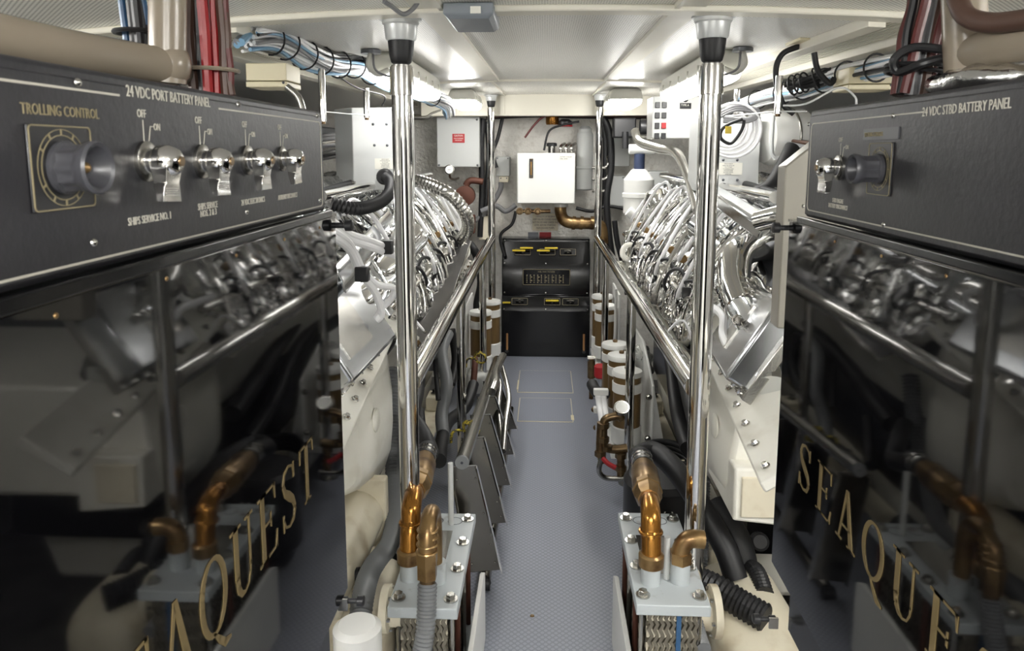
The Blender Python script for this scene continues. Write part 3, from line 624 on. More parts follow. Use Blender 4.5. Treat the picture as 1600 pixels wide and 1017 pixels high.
        for q in range(2):
            d=q*9
            part('fuel_line',B().tube([P(515,343+d,2.0),P(545,365+d,2.1),P(575,375+d,2.2),P(610,388+d,2.35),P(640,395+d,2.5)],.012,10,5),'cwhite',t,'white sleeved pipe')
            part('fuel_line',B().tube([P(515,358+d,1.95),P(545,380+d,2.05),P(565,420+d,2.1),P(585,455,2.15),P(596,480+d,2.2),P(588,498+d*.3,2.2)],.012,10,5),'cwhite',t,'white sleeved pipe')
        part('pipe_clip',B().cb(P(602,386,2.3),(.05,.03,.045)),'plastic',t,bev=.004);part('pipe_clip',B().cb(P(566,428,2.08),(.04,.03,.045)),'plastic',t,bev=.004)
        part('fuel_line',B().tube([P(575,432,2.12),P(590,445,2.15),P(615,450,2.2),P(612,465,2.2),P(600,478,2.2)],.011,10,5),'cwhite',t)
        for k in range(3):
            Mt=Matrix.Translation(P(562+34*k,470-46*k,2.35+.25*k))@Matrix.Rotation(.75,4,'Y')@Matrix.Rotation(.35,4,'X')
            tc_=part('turbo_cover',B().blob(Mt,(.15,.24,.10),34,20,.004,.45,10,k+5),'foilb',t,smooth=60)
            part('cover_dome',B().blob(Mt@Matrix.Translation((0,0,.05)),(.09,.17,.05),26,14,.002,.8,9,k),'chrome',tc_,smooth=60)
            for q in (-1,1):
                for g in (-1,1): part('cover_bolt',B().bolt(Mt@Vector((q*.055,g*.095,.05)),Mt.to_3x3()@UP,.007,.012),'chrome',tc_)
    # cables of the near end
    for k in range(6):
        y=2.3+.1*k;part('sensor_wire',B().tube([S(.05+.08*k,.07,y),S(.1+.07*k,.13,y+.08),S(.02+.08*k,.12,y+.2),S(.1+.05*k,.08,y+.3)],.004,6,6),R.choice(('rubber','steel','cwhite')),t)
    return t
engine(-1);engine(1)
# ================================================================ heat shields on both sides
def shield(side,s,a,b_,wd,hh):
    t=thing('splash_shield','long dark steel strip between the engine and the handrail on the %s'%side,'shield',a)
    a=Vector(a);b_=Vector(b_)
    part('plate',B().prism([a,b_,b_+Vector((s*wd,0,hh)),a+Vector((s*wd,0,hh))],(0,0,-.004)),'shield',t)
    part('edge',B().tube([a,b_],.005,8,0),'chrome',t);part('edge',B().tube([a+Vector((s*wd,0,hh)),b_+Vector((s*wd,0,hh))],.004,8,0),'chrome',t)
shield('left',-1,P(676,565,2.6)+Vector((0,0,.03)),P(736,380,4.3)+Vector((0,0,.01)),.11,.06)
shield('right',1,P(1070,560,2.55),P(984,388,4.25),.045,.03)
# ================================================================ CONTROL BOXES
def labelpanel(t,b_,o,w_,h_,lines,nrm=(0,-1,0)):
    pl=part('paper_label',B().box((o.x,o.y-.002,o.z),(o.x+w_,o.y,o.z+h_)),'paper',t)
    e=B()
    for i,l in enumerate(lines):
        q=textmesh(l,h_/len(lines)*.85,(o.x+w_/2,o.y-.002,o.z+h_-(i+.85)*h_/len(lines)),(1,0,0),UP,0,'CENTER',.62,.0004);e.add(q.v,q.f)
    part('label_print',e,'ink',pl)
LINES=['MANUFACTURED BY','MARINE DIESEL SERVICE, INC.','N.W. 7TH STREET','FT. LAUDERDALE, FL 33311','PHONE (305) 764-5200','ELECTRICAL CONTROL','ENGINE PANEL']
t=thing('control_box','grey metal control box with a black hose, hanging by the left foreground pole','box',P(590,297,3.1))
a=P(553,297,3.1);b_=P(553,168,3.1);q=P(630,168,3.1)
part('cabinet',B().prism([(a.x,3.1,a.z),(q.x,3.1,a.z),(q.x,3.35,a.z),(a.x-.11,3.3,a.z),(a.x-.11,3.22,a.z)],(0,0,b_.z-a.z)),'boxgrey',t,bev=.004)
for px,py in((583,194),(604,194),(585,227),(605,227),(560,290)): part('screw',B().dome(P(px,py,3.099),(0,-1,0),.006,.004),'dgrey',t)
o=P(586,264,3.099);labelpanel(t,0,o,.09,.045,LINES)
part('gland',B().lathe([(.035,0),(.035,.02),(.028,.03)],P(602,276,3.1),(0,-1,0),18),'rubber',t)
solo('corrugated_hose',B().tube([P(602,276,3.06),P(610,285,3.0),P(608,302,2.8),P(590,318,2.65),P(555,326,2.5),P(515,318,2.45)],.022,14,8,corr=(.014,.0028)),'rubber','black corrugated hose curving from the left control box','hose')
part('bracket',B().box(tuple(P(543,296,3.08)-Vector((0,.0,.03))),tuple(P(556,283,3.1)+Vector((0,.02,.0)))),'steel',t)
t=thing('control_box','grey metal control box with a paper label, right of the right foreground pole','box',P(1150,300,3.1))
a=P(1092,300,3.1);q=P(1190,182,3.1)
part('cabinet',B().box((a.x,3.1,a.z),(q.x,3.35,q.z)),'boxgrey',t,bev=.004)
for px,py in((1130,250),(1152,250),(1130,281),(1152,281)): part('screw',B().dome(P(px,py,3.099),(0,-1,0),.006,.004),'dgrey',t)
o=P(1116,273,3.099);labelpanel(t,0,o,.115,.05,LINES)
t=thing('switchboard_box','bright white instrument box with black switches under the right lamp','box',P(1060,215,3.8))
a=P(1046,216,3.8);q=P(1092,150,3.8)
part('cabinet',B().box((a.x-.09,3.8,a.z),(q.x+.03,4.0,q.z)),'white',t,bev=.004)
part('switch_plate',B().box((a.x-.085,3.797,a.z+.005),(a.x-.01,3.8,q.z-.005)),'grey',t)
for r_ in range(4):
    for k in range(2):
        x=a.x-.078+.034*k;z=q.z-.045-.052*r_
        part('rocker_switch',B().box((x,3.788,z-.015),(x+.024,3.797,z+.015)),'redpaint' if (r_==2 and k==1) else 'plastic',t,bev=.002)
part('tag_plate',B().box(tuple(P(1062,170,3.797)-Vector((0,.003,0))),tuple(P(1080,161,3.797))),'plastic',t)
part('indicator',B().dome(P(1071,155,3.799),(0,-1,0),.015,.01),'plastic',t)
e=textmesh('TYPE A',.016,P(1064,166,3.793),(1,0,0),UP,0,'LEFT',.8);part('tag_print',e,'paper',t)
# ================================================================ BACK BULKHEAD
YB=5.75
t=thing('water_tank','white rectangular tank with a sight glass on the back bulkhead','tank',P(853,318,5.35))
a=P(808,318,5.35);q=P(899,239,5.35)
part('tank_body',B().box((a.x,5.35,a.z),(q.x,5.75,q.z)),'white',t,bev=.008)
g=P(830,250,5.35);h=P(830,276,5.35)
part('sight_glass_frame',B().box((g.x-.014,5.342,h.z-.01),(g.x+.014,5.35,g.z+.01)),'plastic',t,bev=.003)
part('sight_glass',B().box((g.x-.006,5.338,h.z+.012),(g.x+.006,5.343,g.z-.012)),'amber',t)
for z in (g.z+.002,h.z-.002): part('screw',B().dome((g.x,5.342,z),(0,-1,0),.006,.004),'brassdull',t)
o=P(866,250,5.349);part('paper_label',B().box((o.x,5.347,o.z),(o.x+.14,5.35,o.z+.035)),'paper',t)
e=textmesh('CAUTION  COOLANT',.012,(o.x+.04,5.3465,o.z+.019),(1,0,0),UP,0,'LEFT',.75);q2=textmesh('TANK  24 VDC',.012,(o.x+.04,5.3465,o.z+.005),(1,0,0),UP,0,'LEFT',.75);e.add(q2.v,q2.f);part('label_print',e,'ink',t)
part('filler_neck',B().cyl((g.x+.15,5.5,q.z),(g.x+.15,5.5,q.z+.06),.03,18),'chrome',t);part('filler_cap',B().lathe([(.04,0),(.04,.02),(.03,.026)],(g.x+.15,5.5,q.z+.05),UP,18),'plastic',t)
for k in range(3): part('hose_barb',B().tube([(g.x+.22+.04*k,5.5,q.z),(g.x+.22+.04*k,5.5,q.z+.05),(g.x+.25+.04*k,5.6,q.z+.07)],.012,10,4),'steel',t)
part('bottom_tee',B().tube([P(812,330,5.4),P(860,330,5.4)],.014,10,0),'brassdull',t)
for x in (812,825,840): part('valve',B().bolt(P(x,330,5.38),(0,-1,0),.018,.03),'brassdull',t)
t=thing('drain_elbow','large bronze elbow pipe below the white tank','pipe',P(880,330,5.45))
part('elbow',B().tube([P(876,320,5.5),P(876,332,5.5),P(881,343,5.5),P(893,348,5.5),P(920,349,5.5),P(935,351,5.5),P(941,360,5.5),P(942,380,5.5)],.045,20,6),'bronze',t)
for x in (894,906,922): part('coupling',B().cyl(P(x,348,5.5),P(x+5,348.5,5.5),.052,20),'bronze',t)
part('collar',B().cyl(P(876,318,5.5),P(876,323,5.5),.052,18),'white',t)
t=thing('filter_column','grey upright filter tube beside the white tank','filter',P(913,300,5.5))
a=P(913,297,5.55);part('tube_body',B().lathe([(.05,0),(.062,.01),(.062,.16),(.066,.165),(.066,.175),(.062,.18),(.062,.42),(.05,.44)],a,UP,22),'grey',t)
part('top_cap',B().lathe([(.05,0),(.05,.03),(.03,.05)],a+Vector((0,0,.43)),UP,18),'grey',t)
for py in (262,280,298):
    p=P(925,py,5.5);part('fitting',B().tube([p,p+Vector((.09,0,0)),p+Vector((.12,0,.03)),p+Vector((.12,.05,.08))],.012,10,4),'steel',t)
t=thing('warning_horn','small amber and black beacon hanging over the white tank','beacon',P(868,190,5.5))
p=P(863,180,5.5);part('amber_bowl',B().lathe([(.045,0),(.05,.015),(.05,.06),(.04,.07)],p-Vector((0,0,.07)),UP,18),'copper',t)
p=P(883,184,5.5);part('black_cap',B().lathe([(.055,0),(.055,.02),(.03,.04)],p-Vector((0,0,.05)),UP,18),'plastic',t);part('red_band',B().lathe([(.056,0),(.056,.012)],p-Vector((0,0,.065)),UP,18),'redpaint',t)
t=thing('notice_plate','small beige printed instruction plate on the back bulkhead','sign',P(850,350,5.74))
a=P(832,360,5.74);q=P(872,334,5.74);part('plate',B().box((a.x,5.735,a.z),(q.x,5.75,q.z)),'cream',t)
e=B()
for i,l in enumerate(('CAPACITY OF RESERVE','KEEP VALVES CLOSED WHEN','NOT IN USE AND CHECK THE','LEVEL BEFORE STARTING','MAIN ENGINE PUMPS')):
    q2=textmesh(l,.02,((a.x+q.x)/2,5.7345,q.z-.028-.023*i),(1,0,0),UP,0,'CENTER',.75);e.add(q2.v,q2.f)
part('print',e,'brown',t)
for (x0,x1,m_,lb) in ((825,841,'dgrey','small dark tag plate on the bulkhead above the black cabinet'),(843,861,'redpaint','small red tag plate on the bulkhead above the black cabinet')):
    a=P(x0,372,5.74);q=P(x1,363,5.74);solo('tag_plate',B().box((a.x,5.735,a.z),(q.x,5.75,q.z)),m_,lb,'sign')
t=thing('junction_box','plain light grey box with red caution plate on the left of the bulkhead','box',P(716,262,5.4))
a=P(683,261,5.4);q=P(749,181,5.4);part('cabinet',B().box((a.x,5.4,a.z),(q.x,5.6,q.z)),'grey',t,bev=.006)
r0=P(707,223,5.4);r1=P(726,209,5.4);cp=part('caution_plate',B().box((r0.x,5.397,r0.z),(r1.x,5.4,r1.z)),'redpaint',t,'red caution plate')
e=textmesh('CAUTION',.018,((r0.x+r1.x)/2,5.3965,r1.z-.02),(1,0,0),UP,0,'CENTER',.8)
for i,l in enumerate(('HIGH VOLTAGE INSIDE','TURN OFF SUPPLY')): q2=textmesh(l,.011,((r0.x+r1.x)/2,5.3965,r1.z-.038-.014*i),(1,0,0),UP,0,'CENTER',.6);e.add(q2.v,q2.f)
part('plate_print',e,'paper',cp)
for px,py in((745,187),(686,258),(746,258)): part('screw',B().dome(P(px,py,5.399),(0,-1,0),.008,.005),'dgrey',t)
t=thing('pressure_gauge','round white pressure gauge under the left grey box','gauge',P(702,265,5.2))
p=P(702,265,5.2);part('case',B().lathe([(.034,0),(.036,.004),(.036,.018),(.03,.02)],p+Vector((0,.02,0)),(0,-1,0),26),'steel',t);part('dial_face',B().lathe([(.028,.0),(.028,.001)],p-Vector((0,.0005,0)),(0,-1,0),26),'gauge',t);part('needle',B().cb(p-Vector((0,.003,0)),(.025,.001,.003)),'ink',t);part('stem',B().tube([p+Vector((0,.02,-.02)),p+Vector((0,.05,-.06)),p+Vector((0,.3,-.08)),p+Vector((0,.549,-.08))],.008,8,4),'brassdull',t)
def smallbox(px0,py0,px1,py1,Y,d,m_,name,label,cat='box',bev=.005,extra=None):
    t=thing(name,label,cat,P((px0+px1)/2,py1,Y));a=P(px0,py1,Y);q=P(px1,py0,Y);d=5.75-Y
    part('case',B().box((a.x,Y,a.z),(q.x,Y+d,q.z)),m_,t,bev=bev)
    part('lid_seam',B().box((a.x-.001,Y+d*.3,a.z-.001),(q.x+.001,Y+d*.3+.002,q.z+.001)),'dgrey',t)
    for x in (a.x+.012,q.x-.012): part('screw',B().dome((x,Y-.0005,q.z-.012),(0,-1,0),.005,.003),'dgrey',t)
    return t
smallbox(775,245,796,275,5.55,.1,'grey','relay_box','small grey relay box just right of the far left pole')
smallbox(748,338,768,375,5.5,.1,'cream','relay_box','small cream box left of the far left pole, above the filters')
smallbox(780,276,794,285,5.5,.08,'cream','relay_box','tiny cream box below the small grey relay box')
smallbox(950,275,976,322,5.55,.1,'grey','relay_box','light grey box with black stripe behind the white separator canister')
smallbox(1008,268,1045,300,5.4,.1,'grey','relay_box','grey box between the separator canister and the right pole')
smallbox(727,173,750,181,5.68,.06,'grey','relay_box','small pale box under the far left lamp')
smallbox(955,205,985,260,5.6,.05,'grey','relay_box','thin grey backing plate behind the separator neck')
t=thing('solenoid_block','black solenoid pump block at the top right of the bulkhead','pump',P(985,220,5.3))
part('block',B().cb(P(975,200,5.3),(.16,.12,.14)),'plastic',t,bev=.01);part('motor',B().lathe([(.05,0),(.055,.01),(.055,.12),(.04,.14)],P(1000,198,5.2),(1,0,0),20),'plastic',t)
part('outlet',B().cyl(P(977,206,5.2),P(977,232,5.2),.022,14),'rubber',t);part('bracket',B().cb(P(1000,213,5.35),(.34,.02,.02)),'steel',t)
t=thing('rusty_pump','dark rusty iron pump on the bulkhead below the left grey box','pump',P(715,320,5.3))
part('casing',B().lathe([(.03,0),(.075,.01),(.075,.09),(.03,.1)],P(728,305,5.45),(0,-1,0),22),'rust',t);part('inlet',B().tube([P(728,290,5.4),P(735,282,5.4),P(755,284,5.4)],.025,12,4),'rust',t)
part('motor',B().cb(P(732,350,5.4),(.1,.1,.14)),'rust',t,bev=.01)
# hoses on the bulkhead
HS=[([(755,185),(752,230),(753,300),(750,370)],.022,5.5,'rubber','black hose running down between the grey box and the far left pole'),
([(760,190),(764,240),(760,300),(757,350)],.02,5.55,'rubber','black hose hugging the far left pole, nearer the tank'),
([(785,185),(778,215),(770,240),(776,262)],.014,5.5,'rubber','thin black hose looping behind the far left pole top'),
([(935,185),(945,205),(947,240),(945,290),(936,330),(943,380)],.026,5.6,'rubber','thick black hose right of the grey filter tube'),
([(942,182),(953,210),(955,260),(948,310),(952,370),(960,420)],.026,5.5,'rubber','outer thick black hose right of the grey filter tube'),
([(706,225),(692,215),(688,235),(700,250)],.02,5.45,'rubber','black hose loop left of the grey caution box'),
([(752,330),(775,322),(790,330),(806,320)],.02,5.45,'cgrey','grey hose sagging below the small relay boxes'),
([(742,345),(760,330),(780,300),(783,285)],.02,5.5,'cgrey','grey hose rising to the tiny cream box'),
([(806,330),(800,350),(782,368),(788,400)],.012,5.45,'rubber','thin black hose dropping from the tank valves'),
([(900,325),(925,330),(950,322),(985,330),(1000,345)],.013,5.5,'rubber','thin black cable crossing right of the bronze elbow'),
([(960,345),(965,380),(975,420),(980,460)],.02,5.3,'rubber','black hose dropping behind the right engine canister'),
([(820,215),(835,195),(850,182),(870,180)],.008,5.4,'dred','thin red cable looping over the white tank'),
([(850,235),(858,205),(880,195),(905,190)],.008,5.4,'rubber','thin black cable from the tank cap to the beacon'),
([(733,380),(745,400),(752,440),(745,480),(735,560)],.03,5.0,'rubber','thick black hose behind the left racor filters')]
for pts,r_,Y,m_,lb in HS: solo('hose',B().tube([P(x,y,Y) for x,y in pts],r_,12,8),m_,lb,'hose')
t=thing('cable_run','bundle of red and black cables along the top of the back bulkhead','cable',P(850,178,5.5))
for i in range(5): part('cable',B().tube([P(760,180+i*1.5,5.6),P(840,177+i*1.3,5.6),P(900,180+i,5.6),P(1010,178+i*1.8,5.6)],.006,8,6),('dred','rubber','dred','brown','rubber')[i],t)
solo('steel_conduit',B().tube([P(645,183,5.3),P(665,183,5.3),P(676,177,5.3),P(690,172,5.3)],.022,12,6),'steel','bent bare steel conduit above the grey caution box','pipe')
# valve cabinet
t=thing('valve_cabinet','black stepped valve cabinet with yellow handles at the end of the aisle','cabinet',(0.01,5.45,0))
cx0,cx1=-.33,.35
prof=[(5.45,0),(5.45,.385),(5.50,.47),(5.52,.475),(5.52,.735),(5.60,.87),(5.60,.905),(5.74,.905),(5.74,0)]
part('body',B().prism([(cx0,y,z) for y,z in prof],(cx1-cx0,0,0)),'black',t,bev=.004)
part('lower_door',B().box((cx0+.015,5.44,.02),(cx1-.015,5.45,.365)),'black',t,bev=.003)
for x,y_ in ((-.285,1),(.305,-1)):
    part('door_lever',B().tube([(x,5.41,.06),(x,5.42,.10),(x+.0,5.42,.19)],.008,8,4),'tan',t,'tan door lever');part('lever_pivot',B().cyl((x,5.405,.055),(x,5.445,.055),.014,12),'dsteel',t)
a=(5.50-5.45);part('switch_plate',B().box((-.17,5.514,.55),(.20,5.52,.68)),'black',t,bev=.002)
e=B();border(e,lambda u,v,h:Vector((u,5.514-h,v)),-.165,.195,.555,.675,.003,.004);q2=textmesh('FUEL TANK TRANSFER',.016,(.015,5.5135,.652),(1,0,0),UP,0,'CENTER',.8);e.add(q2.v,q2.f)
for i in range(11):
    for j in range(5):
        x=-.14+.028*i;e.box((x,5.513,.57+.014*j),(x+.008+.010*((i*j)%2),5.5138,.577+.014*j))
part('engraved_schedule',e,'engravedim',t)
sl1=lambda x,k:Vector((x,5.45+.05*k,.385+.085*k));sl2=lambda x,k:Vector((x,5.52+.08*k,.735+.135*k))
for fn,rows in ((sl1,((-.19,'h'),(.06,'y'),(.2,'h'))),(sl2,((-.17,'y2'),(.02,'y2'),(.18,'h')))):
    nn=Vector((0,-.85,.5))
    for x,k in rows:
        o=fn(x,.5);M=Matrix.Translation(o+nn*.004)@Matrix.Rotation(-math.radians(32 if fn is sl2 else 30),4,'X')
        vp=part('valve_plate',B().cb((0,0,0),(.13,.01,.06)).copy(lambda v:M@v),'black',t,bev=.002)
        part('plate_mark',B().add(*(lambda bb:(bb.v,bb.f))(border(B(),lambda u,v,h:M@Vector((u,-.005-h,v)),-.06,.06,-.026,.026,.0025,.004))),'engravedim',vp)
        part('valve_stem',B().cyl(o,o+nn*.03,.014,12),'dsteel',vp)
        for dx in ((-.05,.05) if k=='y2' else ((0,) if k=='y' else (0,))):
            part('valve_handle',B().cb(o+nn*.034+Vector((dx*.6,0,.02 if dx>0 else 0)),(.1 if k!='h' else .06,.012,.014)),'yellow' if k!='h' else 'dsteel',t,'yellow grip handle' if k!='h' else None,bev=.003)
for x in (-.31,0.01,.33):
    for y,z in ((5.52,.72),(5.52,.49),(5.45,.375),(5.60,.888)): part('bolt',B().dome((x,y,z),(0,-1,0),.008,.005),'steel',t)
part('lever_handle',B().cb((-.29,5.43,.43),(.06,.02,.012)),'yellow',t,bev=.003)
for i,(x,m_) in enumerate(((-.13,'yellow'),(.0,'yellow'))): part('top_lever',B().cb((x,5.56,.835-.03*i),(.08,.012,.012)),m_,t,bev=.003)
# ================================================================ FUEL FILTERS
def racor(x,y,zt,hh,label,group=None,r=.072):
    zb=zt-hh;t=thing('fuel_filter',label,'filter',(x,y,zb))
    part('body',B().lathe([(r*.9,0),(r*.92,hh*.04),(r*.92,hh*.93)],(x,y,zb),UP,28),'bowl',t)
    part('lower_band',B().lathe([(r*.95,.0),(r,.004),(r,hh*.22),(r*.9,hh*.24)],(x,y,zb),UP,28),'white',t)
    part('upper_band',B().lathe([(r*.93,0),(r*.99,.003),(r*.99,hh*.13),(r*.93,hh*.135)],(x,y,zb+hh*.70),UP,28),'white',t)
    part('lid',B().lathe([(r*.93,0),(r*1.02,.004),(r*1.02,.018),(r*.96,.026),(r*.3,.03),(.012,.032)],(x,y,zt-.03),UP,28),'white',t)
    part('lid_handle',B().lathe([(.012,0),(.014,.012),(.008,.016)],(x,y,zt),UP,12),'brassdull',t)
    part('bracket',B().box((x-.02,y-.0,zb+.02),(x+.02,y+r*1.1,zb+hh*.9)),'white',t) 
    return t
for i,(x,y,zt,hh) in enumerate(((.40,3.38,.54,.36),(.395,3.60,.555,.36),(.385,3.84,.55,.34))):
    racor(x,y,zt,hh,('nearest','middle','farthest')[i]+' amber fuel filter of the three beside the white bracket, right of the aisle')
racor(.405,4.72,.575,.36,'nearer amber fuel filter of the far right pair by the cabinet');racor(.40,4.93,.60,.38,'farther amber fuel filter of the far right pair by the cabinet')
racor(-.405,4.5,.575,.38,'nearer amber fuel filter of the left pair');racor(-.365,4.76,.59,.38,'farther amber fuel filter of the left pair')
t=thing('filter_bracket','white sheet-metal bracket behind the three right fuel filters','bracket',(.5,3.4,0))
part('back_plate',B().prism([(.50,3.25,.04),(.50,4.1,.04),(.50,4.1,.60),(.50,3.6,.62),(.50,3.25,.50)],(.012,0,0)),'white',t,bev=.003)
part('shelf',B().box((.32,3.28,.13),(.50,4.05,.16)),'white',t,bev=.003)
part('gusset',B().prism([(.51,3.27,.5),(.60,3.27,.04),(.51,3.27,.04)],(0,.015,0)),'white',t)
for z in (.25,.45): part('bolt',B().bolt((.485,3.245,z),(0,-1,0),.010,.012),'steel',t)
t=thing('filter_bracket','white bracket carrying the far right fuel filters','bracket',(.5,4.8,0))
part('back_plate',B().box((.48,4.6,.1),(.492,5.05,.66)),'white',t,bev=.003);part('shelf',B().box((.33,4.62,.16),(.48,5.03,.19)),'white',t,bev=.003);part('pipe',B().tube([(.46,4.6,.7),(.46,4.6,.4),(.45,4.58,.3)],.01,8,4),'white',t)
t=thing('filter_bracket','white bracket carrying the left fuel filters','bracket',(-.46,4.5,0))
part('back_plate',B().box((-.50,4.4,.1),(-.488,4.85,.62)),'white',t,bev=.003);part('shelf',B().box((-.49,4.42,.14),(-.31,4.84,.17)),'white',t,bev=.003)
part('lower_casting',B().blob(Matrix.Translation((-.42,4.42,.13)),(.14,.14,.14),20,14,.004,.5),'white',t)
part('drain',B().tube([P(740,595,4.2),P(742,570,4.25),P(742,560,4.3)],.02,10,4),'rust',t)
# brass manifold with gauge, right
t=thing('fuel_manifold','bronze valve manifold with gauge and red lever by the right fuel filters','valve',(.28,3.2,0))
for pts,r_ in (([(943,700),(943,670),(946,655),(965,650),(972,655)],.018),([(940,660),(938,700),(942,722)],.02),([(948,700),(962,702),(980,700)],.02),([(970,705),(970,745)],.018)):
    part('pipe',B().tube([P(x,y,3.12) for x,y in pts],r_,12,5),'brassdull',t)
for x,y in ((943,668),(943,690),(948,703),(970,715),(970,735),(938,712)): part('fitting',B().lathe([(.026,0),(.026,.022)],P(x,y,3.11),UP,8),'brassdull',t)
p=P(971,640,3.1);part('gauge_case',B().lathe([(.032,0),(.034,.004),(.034,.022)],p,(0,-.6,.8),22),'steel',t);part('gauge_face',B().lathe([(.028,.0),(.028,.001)],p+Vector((0,-.6,.8))*.022,(0,-.6,.8),22),'gauge',t)
part('red_lever',B().tube([P(942,716,3.05),P(950,724,3.03),P(962,731,3.02)],.011,8,4),'redpaint',t,'red lever')
part('drain_pipe',B().tube([P(940,715,3.1),P(936,735,3.1),P(945,746,3.1),P(965,748,3.1),P(982,747,3.1)],.012,10,6),'steel',t)
for x in (934,941): part('white_pipe',B().tube([P(x,612,3.4),P(x+6,650,3.2),P(x+8,664,3.15)],.017,12,4),'cwhite',t)
for y in (612,640): part('white_clip',B().cb(P(939,y,3.32),(.07,.03,.03)),'white',t,bev=.004)
part('tap_body',B().tube([P(925,600,3.7),P(932,612,3.6),P(945,615,3.5)],.03,12,4),'rubber',t)
part('knob',B().dome(P(927,640,3.25),(-1,0,0),.012,.01),'brassdull',t);part('knob',B().dome(P(930,668,3.2),(-1,0,0),.012,.01),'brassdull',t)
solo('red_bowl',B().lathe([(.03,0),(.038,.01),(.038,.07),(.03,.08)],P(938,590,4.2),UP,18),'redpaint','small dark red bowl below the far right fuel filters','bowl')
t=thing('brass_valve','small brass valve at the foot of the far right pole','valve',P(925,575,4.6));part('body',B().cyl(P(924,590,4.5),P(924,560,4.5),.025,12),'brassdull',t);part('side_port',B().cyl(P(918,560,4.5),P(930,560,4.5),.02,12),'steel',t);v_=P(924,590,4.5);part('riser',B().cyl((v_.x,4.5,0),v_,.014,12),'brassdull',t)
t=thing('clear_bag','crumpled clear plastic bag on the white bracket behind the right filters','bag',P(1005,570,3.6));part('sheet',B().blob(Matrix.Translation(P(1003,562,3.65)),(.1,.22,.12),30,18,.035,.7,14),'clear',t,smooth=60)
# ================================================================ PLATE COOLERS
def cooler(side):
    s=-1 if side=='left' else 1
    x0,x1,y0,y1=((-.395,-.215,1.68,2.17) if s<0 else (.24,.43,1.72,2.20));zt=.425
    xc=(x0+x1)/2;t=thing('plate_cooler','grey bolted plate cooler with corroded bolts, %s of the aisle in the foreground'%side,'cooler',(xc,1.9,0))
    part('top_plate',B().box((x0,y0,zt-.03),(x1,y1,zt)),'tapgrey',t,bev=.003);part('bottom_plate',B().box((x0,y0,.04),(x1,y1,.07)),'tapgrey',t,bev=.003)
    pk=B()
    for k in range(22):
        y=y0+.02+(y1-y0-.05)*k/21;n=14
        pts=[]
        for j in range(n+1): pts.append((x0+.035+(x1-x0-.07)*0,j))
        z=[.07+(zt-.1)*j/n for j in range(n+1)]
        rg=[[Vector((x0+.03,y+.006*(-1)**j,z[j])),Vector((x1-.03,y+.006*(-1)**j,z[j])),Vector((x1-.03,y+.008+.006*(-1)**j,z[j])),Vector((x0+.03,y+.008+.006*(-1)**j,z[j]))] for j in range(n+1)]
        pk.ring(rg)
    part('plate_pack',pk,'plate',t,'stack of wavy metal plates',smooth=0)
    # front corrugations seen face on
    fc=B()
    for k in range(9):
        x=x0+.035+(x1-x0-.075)*k/8;n=20
        fc.ring([[Vector((x+.004*(-1)**j,y0+.012,.07+(zt-.1)*j/n)),Vector((x+.009+.004*(-1)**j,y0+.012,.07+(zt-.1)*j/n)),Vector((x+.009+.004*(-1)**j,y0+.022,.07+(zt-.1)*j/n)),Vector((x+.004*(-1)**j,y0+.022,.07+(zt-.1)*j/n))] for j in range(n+1)])
    part('plate_edges',fc,'plate',t,smooth=0)
    part('blue_gasket',B().box((xc+.01,y0+.008,.07),(xc+.022,y0+.024,zt-.03)),'blue',t,'blue gasket edge')
    for x in (x0+.022,x1-.022):
        for k in range(4):
            y=y0+.04+(y1-y0-.08)*k/3
            part('bolt',B().bolt((x,y,zt),UP,.0125,.016),'steel',t);part('tie_rod',B().cyl((x,y,.05),(x,y,zt-.03),.008,10),'rust' if k%2 else 'steel',t)
    part('name_plate',B().box((xc-.055,1.86 if s>0 else 1.84,zt),(xc+.03,2.06,zt+.0015)),'steel',t,'worn bare name plate')
    nz=[(xc-.045,y0+.10),(xc+.035,y0+.11)] if s>0 else [(xc-.055,y0+.13),(xc+.02,y0+.12)]
    for x,y in nz: part('nozzle',B().cyl((x,y,zt),(x,y,zt+.055),.026,22),'tapgrey',t)
    part('port_mark',B().torus((xc-.03,y1-.05,zt),UP,.022,.0012,24,6),'dgrey',t);part('port_mark',B().torus((xc+.03,y1-.05,zt),UP,.022,.0012,24,6),'dgrey',t)
    return xc,nz,zt,y0,y1
xl,nl,zt,yl0,yl1=cooler('left');xr,nr,_,yr0,yr1=cooler('right')
def bronze_line(side,n0,mid,end,r,label):
    t=thing('cooling_pipe',label,'pipe',(n0[0],n0[1],zt+.05))
    n0=Vector((n0[0],n0[1],zt+.05))
    part('socket',B().lathe([(r*1.25,0),(r*1.25,.03),(r*1.05,.036)],n0,UP,22),'bronze',t)
    mid=Vector(mid);end=Vector(end);d=(end-mid).normalized()
    part('elbow',B().tube([n0+Vector((0,0,.02)),(n0+mid)/2,mid-Vector((0,0,.05)),mid-Vector((0,0,.015))+d*.012,mid+d*.05,mid+d*.09],r,22,8),'copper',t,'shiny copper elbow')
    part('ring',B().torus(mid-Vector((0,0,.05)),UP,r*1.05,.005,22,8),'copper',t)
    q=mid+d*.09
    part('reducer',B().lathe([(r*1.15,0),(r*1.45,.02),(r*1.5,.05),(r*1.62,.055),(r*1.62,.08),(r*1.5,.085)],q,d,8),'bronze',t,smooth=25)
    part('check_valve',B().lathe([(r*1.5,.0),(r*1.55,.02),(r*1.5,.13),(r*1.2,.16),(r*1.15,.19)],q+d*.08,d,24),'bronze',t)
    for k in (0,.028): part('hose_clamp',B().lathe([(r*1.3,0),(r*1.3,.014)],q+d*(.265+k),d,24),'chrome',t)
    part('hose_end',B().cyl(q+d*.25,q+d*.34,r*1.22,22),'rubber',t)
    return q+d*.32,d
mR=P(1022,795,1.86);eR,d_=bronze_line('right',nr[0],(nr[0][0]-.0,nr[0][1]+.02,.61),P(1000,700,2.35),.027,'copper and bronze pipe rising from the right cooler')
